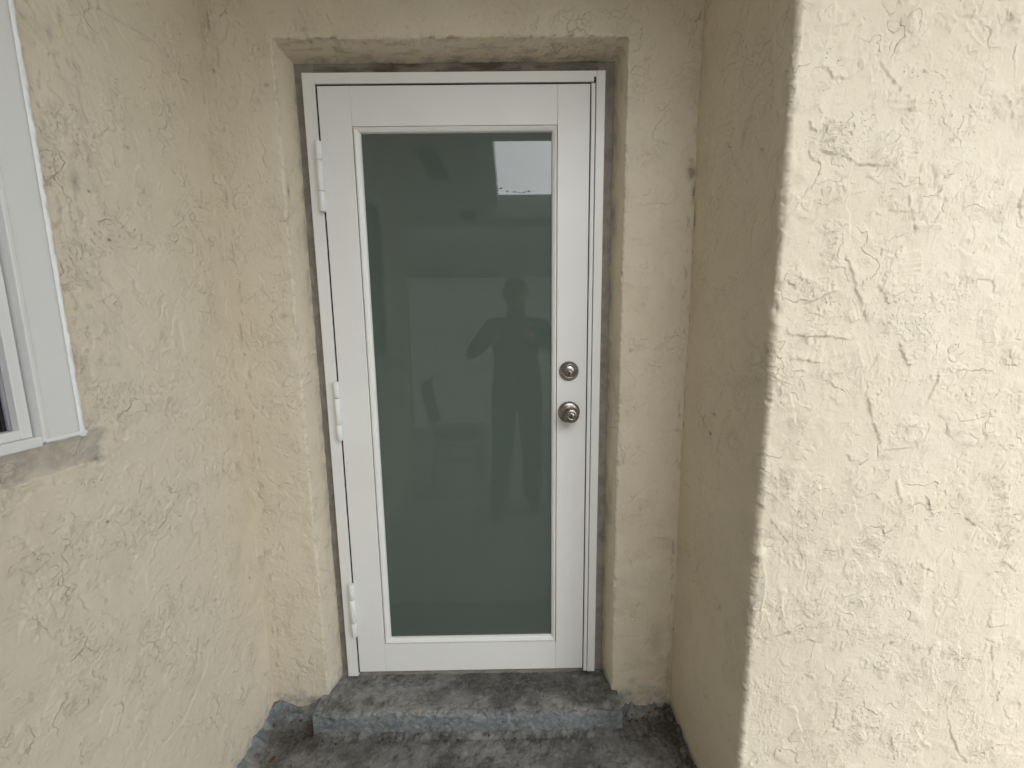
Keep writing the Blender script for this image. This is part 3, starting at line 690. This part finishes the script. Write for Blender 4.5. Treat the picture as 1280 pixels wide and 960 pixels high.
# hinges
GREYW = mat_plain('hinge_leaf_grey', (0.30, 0.30, 0.29), 0.5)
for zt, za, zb, zl in ((1.984, 1.928, 1.836, 1.774), (1.230, 1.173, 1.081, 1.025), (0.487, 0.426, 0.333, 0.277)):
    hg = box_obj('hinge', (-0.5895, -0.5815, FY - 0.011, FY + 0.004, zl + 0.002, zt - 0.002), GREYW, door, 0)
    for i, (q0, q1) in enumerate(((zl, zb), (zb, za), (za, zt))):
        bm = bmesh.new(); seg = 20; r = 0.0098
        rings = []
        for rr, z in ((r - 0.0010, q0 + 0.0008), (r, q0 + 0.0018), (r, q1 - 0.0018), (r - 0.0010, q1 - 0.0008)):
            rings.append([bm.verts.new((-0.5855 + rr * math.cos(2 * math.pi * k / seg), FY - 0.011 + rr * math.sin(2 * math.pi * k / seg), z)) for k in range(seg)])
        for a, b in zip(rings, rings[1:]):
            for k in range(seg): bm.faces.new((a[k], a[(k + 1) % seg], b[(k + 1) % seg], b[k]))
        bm.faces.new(rings[-1]); bm.faces.new(list(reversed(rings[0])))
        o = mesh_obj('knuckle', bm, WHITE, hg)
        for p in o.data.polygons: p.use_smooth = len(p.vertices) == 4

def turned(name, prof, cx, cz, parent, mat, y0=leaf_y0, seg=48):
    bm = bmesh.new(); lathe(bm, prof, cx, y0, cz, seg)
    bmesh.ops.recalc_face_normals(bm, faces=bm.faces)
    o = mesh_obj(name, bm, mat, parent, True)
    return o
def keyway(cx, cz, y, parent, s=1.0):
    bm = bmesh.new()
    pts = [(-0.0018, -0.0065), (0.0018, -0.0065), (0.0018, 0.0005), (0.0030, 0.0022), (0.0022, 0.0045), (0, 0.0055), (-0.0022, 0.0045), (-0.0030, 0.0022), (-0.0018, 0.0005)]
    a = [bm.verts.new((cx + x * s, y - 0.0006, cz + z * s)) for x, z in pts]; b = [bm.verts.new((cx + x * s, y + 0.002, cz + z * s)) for x, z in pts]
    bm.faces.new(a); bm.faces.new(list(reversed(b)))
    for i in range(len(pts)): bm.faces.new((a[i], b[i], b[(i + 1) % len(pts)], a[(i + 1) % len(pts)]))
    bmesh.ops.recalc_face_normals(bm, faces=bm.faces)
    return mesh_obj('keyway', bm, BLACK, parent)
DX, DZ, KX, KZ = 0.2025, 1.254, 0.2035, 1.112
db = turned('deadbolt', [(0.0335, 0), (0.0335, 0.003), (0.0325, 0.0045), (0.0245, 0.013), (0.0235, 0.0140), (0.0205, 0.0142), (0.0198, 0.0128)], DX, DZ, door, NICKEL)
turned('cylinder', [(0.0185, 0.010), (0.0185, 0.0150), (0.0176, 0.0158)], DX, DZ, db, NICKEL)
turned('plug', [(0.0078, 0.013), (0.0078, 0.0164), (0.0072, 0.0168)], DX, DZ - 0.006, db, NICKEL)
keyway(DX, DZ - 0.006, leaf_y0 - 0.0168, db)
kn = turned('doorknob', [(0.0375, 0), (0.0378, 0.003), (0.0365, 0.0065), (0.030, 0.0105), (0.0215, 0.0125), (0.0165, 0.0140), (0.0135, 0.019), (0.0130, 0.026), (0.0160, 0.031), (0.0225, 0.0355), (0.0262, 0.0420), (0.0272, 0.0490), (0.0258, 0.0560), (0.0215, 0.0615), (0.0150, 0.0645), (0.0118, 0.0650), (0.0110, 0.0640)], KX, KZ, door, NICKEL)
turned('cylinder', [(0.0100, 0.058), (0.0100, 0.0650), (0.0094, 0.0656)], KX, KZ, kn, NICKEL)
keyway(KX, KZ, leaf_y0 - 0.0656, kn, 0.95)

# ------------------------------------------------------------------ window in the left wall
win = thing('window', 'white aluminium window with dark glass and a ragged bead of caulk', 'window', (XL, 0.26, WZ0))
def wbox(name, b, mat=WINWHITE, parent=win, bevel=0.002): return box_obj(name, b, mat, parent, bevel)
x_f = XL + 0.006
tr = 0.066
f1 = wbox('casing', (XL - 0.06, x_f, WY1 - tr, WY1, WZ0 + 0.001, WZ1))
wbox('casing', (XL - 0.06, x_f, WY0, WY0 + tr, WZ0 + 0.001, WZ1))
wbox('casing', (XL - 0.06, x_f - 0.001, WY0 + tr, WY1 - tr, WZ1 - tr, WZ1 - 0.001))
wbox('sill_track', (XL - 0.06, x_f - 0.002, WY0 + tr, WY1 - tr, WZ0 - 0.004, WZ0 + 0.015))
wbox('casing_lip', (x_f - 0.004, x_f + 0.003, WY1 - tr - 0.001, WY1 - tr + 0.007, WZ0 + 0.004, WZ1 - tr), bevel=0.0015)
sy0, sy1, sz0, sz1 = WY0 + tr + 0.006, WY1 - tr - 0.006, WZ0 + 0.0155, WZ1 - tr - 0.004
xs = XL - 0.005
wbox('track', (XL - 0.06, XL - 0.030, WY1 - tr - 0.0055, WY1 - tr, WZ0 + 0.015, WZ1 - tr), WINWHITE)
wbox('track', (XL - 0.06, XL - 0.030, WY0 + tr, WY0 + tr + 0.0055, WZ0 + 0.015, WZ1 - tr), WINWHITE)
sw = 0.017
for b in ((xs - 0.03, xs, sy1 - sw, sy1, sz0, sz1), (xs - 0.03, xs, sy0, sy0 + sw, sz0, sz1), (xs - 0.03, xs - 0.0005, sy0 + sw, sy1 - sw, sz0, sz0 + sw), (xs - 0.03, xs - 0.0005, sy0 + sw, sy1 - sw, sz1 - sw, sz1), (xs - 0.03, xs - 0.001, 0.24, 0.275, sz0 + sw, sz1 - sw)):
    wbox('sash_rail', b, bevel=0.0015)
GREYG = mat_plain('grey_gasket', (0.30, 0.29, 0.32), 0.6)
wbox('gasket', (xs - 0.026, xs - 0.012, sy1 - sw - 0.006, sy1 - sw, sz0 + sw, sz1 - sw), GREYG)
wbox('pane', (xs - 0.022, xs - 0.016, 0.276, sy1 - sw - 0.006, sz0 + sw, sz1 - sw), DARKGLASS, bevel=0)
wbox('pane', (xs - 0.022, xs - 0.016, sy0 + sw, 0.239, sz0 + sw, sz1 - sw), DARKGLASS, bevel=0)
wbox('pane_backing', (XL - 0.10, XL - 0.062, WY0 + 0.01, WY1 - 0.01, WZ0 + 0.01, WZ1 - 0.01), BLACK, bevel=0)
# caulk: a hand-run bead with an uneven outer edge
bm = bmesh.new(); rng = random.Random(8)
def caulk(along, place, outer, seed):
    """flattened hand-smeared bead: straight on the casing, ragged on the stucco"""
    k = np.linspace(0, 1, 9).astype(np.float32); A_, K_ = np.meshgrid(along.astype(np.float32), k, indexing='ij')
    wv_ = outer * (1 + 0.45 * fbm(A_ / 0.035, A_ * 0, 3, seed) + 0.40 * fbm(A_ / 0.006, A_ * 0 + 3, 2, seed + 2))
    h_ = 0.0065 + 0.0045 * np.sin(np.pi * np.clip(K_ * 0.9 + 0.08, 0, 1)) * (1 + 0.5 * fbm(A_ / 0.02, K_ * 2, 3, seed + 4)) - 0.0095 * K_ ** 3
    return sheet('caulk_bead', place(A_, -0.006 + K_ * (wv_ + 0.006), h_), h_ * 0, CAULK, win, flip=False)
caulk(np.arange(WZ1, WZ0 - 0.002, -0.003), lambda a, w, h: np.stack([XL + h, WY1 + w, a], -1), 0.0085, 90)
caulk(np.arange(WY1 + 0.006, WY1 - tr, -0.003), lambda a, w, h: np.stack([XL + h, a, WZ0 + 0.003 - w], -1), 0.0065, 95)

# ------------------------------------------------------------------ the covered patio behind the camera (seen in the pane)
roof = thing('patio_roof', 'flat pale patio ceiling with a large square skylight, mirrored in the door glass', 'roof', (0, -0.8, ZC))
bm = bmesh.new()
x0, x1, y0, y1 = SKY
box(bm, -1.95, x0 - 0.02, -2.25, 1.5, ZC, ZC + 0.16); box(bm, x1 + 0.02, 2.5, -2.25, 1.5, ZC, ZC + 0.16)  # roof cut short at sides and back: added sky gaps that brighten the patio
box(bm, x0 - 0.02, x1 + 0.02, -2.25, y0 - 0.02, ZC, ZC + 0.16); box(bm, x0 - 0.02, x1 + 0.02, y1 + 0.02, 1.5, ZC, ZC + 0.16)
mesh_obj('ceiling', bm, CEIL, roof)
skyl = thing('skylight', 'dirty clear skylight with white casing, mirrored at the top of the door glass', 'skylight', ((x0 + x1) / 2, (y0 + y1) / 2, ZC))
cw = 0.14
for b in ((x0 - cw, x0, y0 - 0.07, y1 + cw), (x1, x1 + cw, y0 - 0.07, y1 + cw), (x0, x1, y0 - 0.07, y0), (x0, x1, y1, y1 + cw)):
    bm = bmesh.new(); box(bm, *b, ZC - 0.022, ZC - 0.001, bevel=0.003); mesh_obj('casing', bm, WHITE, skyl)
for b in ((x0 - 0.018, x0, y0, y1), (x1, x1 + 0.018, y0, y1), (x0 - 0.018, x1 + 0.018, y0 - 0.018, y0), (x0 - 0.018, x1 + 0.018, y1, y1 + 0.018)):
    bm = bmesh.new(); box(bm, *b, ZC + 0.001, ZC + 0.20); mesh_obj('curb', bm, WHITE, skyl)
bm = bmesh.new(); box(bm, x0 - 0.02, x1 + 0.02, y0 - 0.02, y1 + 0.02, ZC + 0.202, ZC + 0.207); mesh_obj('pane', bm, mat_pane(), skyl)
LEAF = mat_plain('dead_leaf_brown', (0.16, 0.085, 0.035), 0.8, 0.3, 60)
def leaf_mesh(name, L, W, seed, curl=0.25):
    rr = random.Random(seed); bm = bmesh.new(); n = 7; rows = []
    for i in range(n + 1):
        s = i / n; w = W * math.sin(math.pi * min(1, s * 0.93 + 0.05)) ** 0.8 * (1 + rr.uniform(-0.12, 0.12))
        zc = curl * L * (s - 0.5) ** 2 + rr.uniform(-0.03, 0.03) * W
        rows.append([bm.verts.new((L * (s - 0.5), k * w, zc + curl * abs(k) * w * 0.7)) for k in (-1, -0.4, 0, 0.4, 1)])
    for a, b in zip(rows, rows[1:]):
        for k in range(4): bm.faces.new((a[k], b[k], b[k + 1], a[k + 1]))
    bmesh.ops.solidify(bm, geom=list(bm.faces), thickness=0.0008)
    me = bpy.data.meshes.new(name); bm.normal_update(); bm.to_mesh(me); bm.free(); me.materials.append(LEAF); return me
lm = [leaf_mesh('fallen_leaf', 0.055, 0.015, 1, 0.08), leaf_mesh('fallen_leaf', 0.045, 0.012, 2, 0.05)]
for i, (fx, fy) in enumerate([(0.10, 0.06), (0.16, 0.09), (0.30, 0.10), (0.37, 0.05), (0.42, 0.16), (0.08, 0.95), (0.15, 0.965), (0.24, 0.97), (0.02, 0.90), (0.33, 0.05), (0.45, 0.30), (0.20, 0.98), (0.28, 0.955)]):
    o = bpy.data.objects.new('fallen_leaf', lm[i % 2]); COL.objects.link(o)
    o.location = (x0 + fx * (x1 - x0) * 0.55, y1 + fy * (y0 - y1), ZC + 0.2105); o.rotation_euler = (0, 0, rng.uniform(0, 6.28))
    tag(o, 'small dead leaf lying on top of the skylight pane', 'leaf', 'dead leaves on the skylight')

# ceiling vents
VENT = mat_plain('dark_vent', (0.10, 0.10, 0.095), 0.6)
for (vx0, vx1, vy0, vy1, lab) in ((-0.63, -0.485, -0.77, -0.20, 'long dark louvred vent in the patio ceiling next to the skylight'), (-0.50, -0.36, -1.95, -1.60, 'short grey louvred vent in the patio ceiling near the far wall')):
    v = thing('ceiling_vent', lab, 'vent', ((vx0 + vx1) / 2, (vy0 + vy1) / 2, ZC))
    box_obj('backing', (vx0, vx1, vy0, vy1, ZC - 0.006, ZC - 0.001), BLACK, v, 0)
    for k in range(12):
        yy = vy0 + (k + 0.5) * (vy1 - vy0) / 12
        box_obj('slat', (vx0 + 0.004, vx1 - 0.004, yy - 0.010, yy + 0.008, ZC - 0.014, ZC - 0.007), VENT, v, 0)
sm = thing('smoke_alarm', 'round white smoke alarm on the patio ceiling beyond the skylight', 'alarm', (0.02, -2.25, ZC))
bm = bmesh.new(); tube(bm, [(0.02, -2.25, ZC - 0.001), (0.02, -2.25, ZC - 0.025), (0.02, -2.25, ZC - 0.035)], [0.075, 0.07, 0.05], 24); mesh_obj('cover', bm, FARW, sm, True)

fw = thing('patio_wall', 'pale patio wall with a ledge and seams, mirrored behind the photographer', 'wall', (0, YFAR, 0))
box_obj('wall', (-3.1, XF, YFAR - 0.45, YFAR - 0.30, -0.02, 3.35), mat_plain('grey_brown_wall', (0.34, 0.32, 0.28), 0.8, 0.08, 6), fw, 0)  # one darker grey-brown tone; raised past the ceiling to hide the added roof gap
box_obj('panel', (-1.42, XF, YFAR - 0.30, YFAR, -0.02, 1.405), FARW, fw, 0.003)
box_obj('panel', (-1.42, XF, YFAR - 0.30, YFAR, 1.413, 2.11), FARW, fw, 0.003)
box_obj('ledge', (-1.45, XF, YFAR - 0.30, YFAR + 0.012, 2.112, 2.145), WHITE, fw, 0.003)
box_obj('skirting', (-1.42, XF, YFAR, YFAR + 0.018, -0.004, 0.085), WHITE, fw, 0.003)
bxo = thing('storage_box', 'small brown cardboard box on the patio wall ledge', 'box', (-1.03, YFAR - 0.15, 2.146))
CARD = mat_plain('cardboard', (0.30, 0.21, 0.12), 0.85, 0.1, 20)
box_obj('carton', (-1.11, -0.95, YFAR - 0.25, YFAR - 0.04, 2.1455, 2.31), CARD, bxo, 0.002)
box_obj('lid_flap', (-1.112, -0.948, YFAR - 0.252, YFAR - 0.146, 2.3105, 2.3145), CARD, bxo, 0.0005)
bk = thing('basket', 'low round dark basket on the patio wall ledge', 'basket', (-0.30, YFAR - 0.14, 2.146))
bm = bmesh.new(); tube(bm, [(-0.30, YFAR - 0.14, 2.1455), (-0.30, YFAR - 0.14, 2.19), (-0.30, YFAR - 0.14, 2.24), (-0.30, YFAR - 0.14, 2.27)], [0.10, 0.13, 0.12, 0.07], 28); mesh_obj('bowl', bm, CARD, bk, True)
bm = bmesh.new()
ring = [(-0.30 + 0.132 * math.cos(a), YFAR - 0.14 + 0.132 * math.sin(a), 2.192) for a in np.linspace(0, 2 * math.pi, 29)]
tube(bm, ring, 0.006, 6, False); mesh_obj('rim', bm, CARD, bk, True)

# chair, side on to the door
CH = mat_plain('grey_chair_frame', (0.16, 0.16, 0.155), 0.4, 0.1, 20)
CU = mat_plain('grey_chair_pad', (0.22, 0.21, 0.195), 0.8, 0.1, 60)
ch = thing('chair', 'metal framed padded chair on the patio, mirrored beside the photographer', 'chair', (-0.52, -1.0, 0))
yA, yB = -0.80, -1.20
for y in (yA, yB):
    s = 0.02 if y == yA else -0.02
    bm = bmesh.new(); tube(bm, [(-0.31, y, 0.42), (-0.30, y, 0.30), (-0.275, y + s, 0.0)], 0.011, 10); mesh_obj('leg', bm, CH, ch, True)
    bm = bmesh.new(); tube(bm, [(-0.66, y, 0.41), (-0.68, y, 0.28), (-0.72, y + s, 0.0)], 0.011, 10); mesh_obj('leg', bm, CH, ch, True)
    bm = bmesh.new(); tube(bm, [(-0.30, y, 0.425), (-0.45, y, 0.418), (-0.62, y, 0.405), (-0.675, y, 0.43), (-0.71, y, 0.52), (-0.755, y, 0.70), (-0.785, y, 0.86), (-0.775, y, 0.93), (-0.75, y, 0.945)], 0.012, 10); mesh_obj('side_frame', bm, CH, ch, True)
    bm = bmesh.new(); tube(bm, [(-0.29, y + s * 0.4, 0.22), (-0.69, y + s * 0.4, 0.22)], 0.007, 8); mesh_obj('stretcher', bm, CH, ch, True)
bm = bmesh.new(); box(bm, -0.69, -0.28, yB + 0.005, yA - 0.005, 0.43, 0.485, 0.018, 3); mesh_obj('seat', bm, CU, ch, True)
bm = bmesh.new()
rows = []
for (x, z) in [(-0.705, 0.52), (-0.738, 0.66), (-0.765, 0.80), (-0.775, 0.90), (-0.755, 0.94)]:
    rows.append([bm.verts.new((x + dx - 0.02 * (1 - ((y + 1.0) / 0.2) ** 2), y, z)) for y in np.linspace(yB + 0.01, yA - 0.01, 7) for dx in (0,)])
for a, b in zip(rows, rows[1:]):
    for k in range(6): bm.faces.new((a[k], a[k + 1], b[k + 1], b[k]))
bmesh.ops.solidify(bm, geom=list(bm.faces), thickness=0.035)
mesh_obj('backrest', bm, CU, ch, True)

# ------------------------------------------------------------------ photographer (seen in the pane)
def capsule(bm, a, b, ra, rb, seg=14):
    a, b = Vector(a), Vector(b); d = (b - a); L = d.length; d.normalize()
    ref = Vector((0, 0, 1)) if abs(d.z) < 0.9 else Vector((1, 0, 0))
    u = d.cross(ref).normalized(); w = d.cross(u)
    rings = []
    for s in np.linspace(-math.pi / 2 + 0.15, 0, 5): rings.append((a + d * ra * math.sin(s), ra * math.cos(s)))
    for s in np.linspace(0, math.pi / 2 - 0.15, 5): rings.append((b + d * rb * math.sin(s), rb * math.cos(s)))
    vr = [[bm.verts.new(c + r * (math.cos(2 * math.pi * k / seg) * u + math.sin(2 * math.pi * k / seg) * w)) for k in range(seg)] for c, r in rings]
    for p, q in zip(vr, vr[1:]):
        for k in range(seg): bm.faces.new((p[k], p[(k + 1) % seg], q[(k + 1) % seg], q[k]))
    bm.faces.new(vr[-1]); bm.faces.new(list(reversed(vr[0])))
def ellipsoid(bm, c, r, seg=20):
    m = Matrix.Translation(c) @ Matrix.Diagonal((r[0], r[1], r[2], 1))
    bmesh.ops.create_uvsphere(bm, u_segments=seg, v_segments=seg // 2, radius=1, matrix=m)

PYC = -0.30
def fuse(name, bm, voxel, mats, parent, smooth_it=4, pick=None):
    bmesh.ops.recalc_face_normals(bm, faces=bm.faces)
    me = bpy.data.meshes.new(name); bm.to_mesh(me); bm.free()
    tmp = bpy.data.objects.new('tmp', me); COL.objects.link(tmp)
    md = tmp.modifiers.new('r', 'REMESH'); md.mode = 'VOXEL'; md.voxel_size = voxel; md.use_smooth_shade = True
    sm_ = tmp.modifiers.new('s', 'SMOOTH'); sm_.iterations = smooth_it; sm_.factor = 0.5
    dg = bpy.context.evaluated_depsgraph_get()
    out = bpy.data.meshes.new_from_object(tmp.evaluated_get(dg))
    bpy.data.objects.remove(tmp)
    out.name = name; out.materials.clear()
    for m in mats: out.materials.append(m)
    if pick:
        for p in out.polygons: p.material_index = pick(p.center)
    out.polygons.foreach_set('use_smooth', [True] * len(out.polygons))
    o = bpy.data.objects.new(name, out)
    return link(o, parent)

person = thing('person', 'person in dark shirt and trousers holding up a phone, mirrored in the door glass', 'person', (0.03, PYC, 0))
SKIN = mat_plain('skin', (0.42, 0.25, 0.17), 0.55, 0.06, 40)
SHIRT = mat_plain('dark_shirt', (0.018, 0.020, 0.022), 0.9, 0.2, 25, 0.002)
PANTS = mat_plain('dark_trousers', (0.022, 0.022, 0.024), 0.9, 0.2, 25, 0.002)
SHOE = mat_plain('black_shoe', (0.02, 0.02, 0.02), 0.6, 0.1, 30)
HAIR = mat_plain('dark_hair', (0.02, 0.016, 0.013), 0.7, 0.2, 150, 0.003)
px = 0.055
bm = bmesh.new()
y = PYC
# trunk
ellipsoid(bm, (px, y, 1.30), (0.185, 0.125, 0.20)); ellipsoid(bm, (px, y + 0.01, 1.12), (0.175, 0.135, 0.20)); ellipsoid(bm, (px, y, 0.95), (0.178, 0.128, 0.13))
capsule(bm, (px - 0.16, y, 1.435), (px + 0.16, y, 1.435), 0.062, 0.062)
capsule(bm, (px, y, 1.42), (px, y + 0.02, 1.57), 0.085, 0.068)
# head
ellipsoid(bm, (px, y + 0.03, 1.672), (0.084, 0.100, 0.104)); ellipsoid(bm, (px, y + 0.055, 1.615), (0.070, 0.072, 0.080))
capsule(bm, (px, y + 0.125, 1.690), (px, y + 0.142, 1.652), 0.009, 0.014)
for s in (-1, 1):
    ellipsoid(bm, (px + s * 0.087, y + 0.02, 1.660), (0.012, 0.022, 0.034)); ellipsoid(bm, (px + s * 0.030, y + 0.118, 1.697), (0.022, 0.010, 0.006)); ellipsoid(bm, (px + s * 0.030, y + 0.112, 1.680), (0.013, 0.010, 0.009))
ellipsoid(bm, (px, y + 0.121, 1.615), (0.026, 0.010, 0.009)); ellipsoid(bm, (px, y + 0.11, 1.575), (0.026, 0.02, 0.018))
# phone position
PH = CAM_M @ Vector((0.028, -0.010, 0.0095))
# arms and hands
for s in (-1, 1):
    sh = Vector((px + s * 0.185, y, 1.43)); el = Vector((px + s * 0.335, y + 0.06, 1.235))
    hx = PH.x + s * 0.085
    wr = Vector((hx + s * 0.055, -0.095, 1.335))
    capsule(bm, sh, el, 0.060, 0.048); capsule(bm, el, wr, 0.047, 0.030)
    pc = Vector((hx + s * 0.022, -0.052, 1.372))
    capsule(bm, wr, pc, 0.027, 0.026); capsule(bm, pc + Vector((0, 0, -0.016)), pc + Vector((-s * 0.004, 0, 0.026)), 0.020, 0.018)
    for k, (dz, ln) in enumerate(((0.028, 1.0), (0.010, 1.1), (-0.008, 1.02), (-0.025, 0.8))):
        a = pc + Vector((-s * 0.002, 0.012, dz)); b = a + Vector((s * 0.008, 0.030 * ln, 0.004)); b.y = min(b.y, -0.014)
        c = b + Vector((-s * 0.030 * ln, 0.0, 0.002)); c.y = -0.0115 + 0.0
        dtip = c + Vector((-s * 0.018 * ln, -0.0005, -0.001))
        capsule(bm, a, b, 0.0095, 0.0088, 10); capsule(bm, b, c, 0.0088, 0.0080, 10); capsule(bm, c, dtip, 0.0080, 0.0070, 10)
    ta = pc + Vector((-s * 0.010, -0.004, 0.012)); tb = ta + Vector((-s * 0.026, 0.004, 0.020)); tcc = tb + Vector((-s * 0.022, 0.012, 0.006))
    capsule(bm, ta, tb, 0.0125, 0.0105, 10); capsule(bm, tb, tcc, 0.0105, 0.0085, 10)
# legs
for s, fx, fy in ((-1, -0.095, y + 0.06), (1, 0.175, y - 0.02)):
    hip = Vector((px + s * 0.092, y, 0.92)); kn_ = Vector((px + s * 0.115, (y + fy) / 2 + 0.03, 0.50)); an = Vector((fx, fy - 0.02, 0.095))
    capsule(bm, hip, kn_, 0.105, 0.084); capsule(bm, kn_, an, 0.082, 0.066)
    capsule(bm, (fx, fy - 0.045, 0.045), (fx + s * 0.02, fy + 0.135, 0.036), 0.044, 0.036); capsule(bm, an, (fx, fy - 0.02, 0.05), 0.045, 0.042)
for v in bm.verts:
    if v.co.z < 0.004: v.co.z = 0.004
def pick(c):
    if c.z < 0.10: return 3
    if c.z < 0.93: return 2
    if c.z > 1.535: return 0
    hxd = min(abs(c.x - (PH.x + 0.11)), abs(c.x - (PH.x - 0.11)))
    if c.y > -0.115 and c.z > 1.26 and abs(c.x - PH.x) < 0.15: return 0
    return 1
fuse('body', bm, 0.0055, [SKIN, SHIRT, PANTS, SHOE], person, 3, pick)
bm = bmesh.new()
ellipsoid(bm, (px, y + 0.018, 1.700), (0.092, 0.102, 0.088)); ellipsoid(bm, (px, y - 0.015, 1.655), (0.088, 0.080, 0.075))
fuse('hair', bm, 0.006, [HAIR], person, 3)
for fx, fy in ((-0.095, y + 0.06), (0.175, y - 0.02)):      # trouser cuffs and shirt hem, a little wider than the body
    bm = bmesh.new(); tube(bm, [(fx * 0.98, fy - 0.018, 0.20), (fx, fy - 0.02, 0.085)], [0.073, 0.078], 20, False)
    mesh_obj('trouser_cuff', bm, PANTS, person, True)
bm = bmesh.new()
n = 28; rows = []
for z, rx, ry in ((1.10, 0.182, 0.145), (0.98, 0.190, 0.145), (0.86, 0.196, 0.146)):
    rows.append([bm.verts.new((px + rx * math.cos(2 * math.pi * k / n), y + 0.005 + ry * math.sin(2 * math.pi * k / n), z + 0.006 * math.sin(k * 1.7))) for k in range(n)])
for a, b in zip(rows, rows[1:]):
    for k in range(n): bm.faces.new((a[k], a[(k + 1) % n], b[(k + 1) % n], b[k]))
mesh_obj('shirt_hem', bm, SHIRT, person, True)
# phone
PHM = mat_plain('dark_phone', (0.03, 0.032, 0.036), 0.3, 0.05, 10)
phone = thing('phone', 'dark phone held sideways in both hands of the mirrored person', 'phone', (PH.x, PH.y, PH.z))
bm = bmesh.new(); box(bm, -0.074, 0.074, -0.036, 0.036, -0.0038, 0.0038, 0.003, 3)
bm.transform(Matrix.Translation(PH) @ CAM_M.to_3x3().to_4x4()); mesh_obj('case', bm, PHM, phone, True)
bm = bmesh.new(); box(bm, -0.040, -0.010, -0.006, 0.028, -0.0052, -0.0039, 0.0006, 1)
bm.transform(Matrix.Translation(PH) @ CAM_M.to_3x3().to_4x4()); mesh_obj('lens_plate', bm, BLACK, phone)

# ------------------------------------------------------------------ small debris on the floor
o = bpy.data.objects.new('dead_leaf', leaf_mesh('dead_leaf', 0.020, 0.008, 7, 0.9)); COL.objects.link(o)
q = px_on((341, 953), 2, 0.012); o.location = (q[0], q[1], 0.022); o.rotation_euler = (0.2, -0.25, 0.7)
tag(o, 'curled orange-brown dead leaf on the concrete floor against the side wall', 'leaf')
ORG = mat_plain('orange_leaf', (0.30, 0.11, 0.03), 0.8, 0.3, 80); o.data.materials.clear(); o.data.materials.append(ORG)
bm = bmesh.new(); rr = random.Random(5)
def crumb(x, y, z, s):
    m = Matrix.Translation((x, y, z + s * 0.3)) @ Matrix.Rotation(rr.uniform(0, 6), 4, 'Z') @ Matrix.Diagonal((s * rr.uniform(0.7, 1.5), s * rr.uniform(0.6, 1.1), s * rr.uniform(0.4, 0.7), 1))
    r_ = bmesh.ops.create_icosphere(bm, subdivisions=1, radius=1, matrix=m)
    for v in r_['verts']: v.co += Vector((rr.uniform(-1, 1), rr.uniform(-1, 1), rr.uniform(-1, 1))) * s * 0.3
def fz(x, y):
    i = int(np.clip(round((x - gx[0]) / 0.0032), 0, len(gx) - 1)); j = int(np.clip(round((y - gy[0]) / 0.0032), 0, len(gy) - 1)); return float(FH[i, j])
me_ = floor.data; _co = np.empty(len(me_.vertices) * 3, np.float32); me_.vertices.foreach_get('co', _co); FH = _co.reshape(len(gx), len(gy), 3)[..., 2]
for i in range(150):
    t = rr.random()
    if i < 80: x, y = 0.562 - abs(rr.gauss(0, 0.02)), 1.03 + 0.2 * rr.random()
    elif i < 110: x, y = rr.uniform(0.385, 0.57), YW - 0.015 - abs(rr.gauss(0, 0.02))
    elif i < 128: x, y = rr.uniform(-0.86, -0.70), 1.16 + 0.05 * rr.random()
    else: x, y = rr.uniform(-0.70, 0.38), STEP_Y - 0.006 - abs(rr.gauss(0, 0.012))
    crumb(x, y, fz(x, y), rr.uniform(0.0016, 0.0048))
DIRT = mat_plain('brown_dirt', (0.065, 0.042, 0.026), 0.95, 0.4, 120)
cr = mesh_obj('dirt_crumbs', bm, DIRT)
tag(cr, 'brown dirt crumbs gathered along the wall foot beside the step', 'dirt', None, 'stuff')
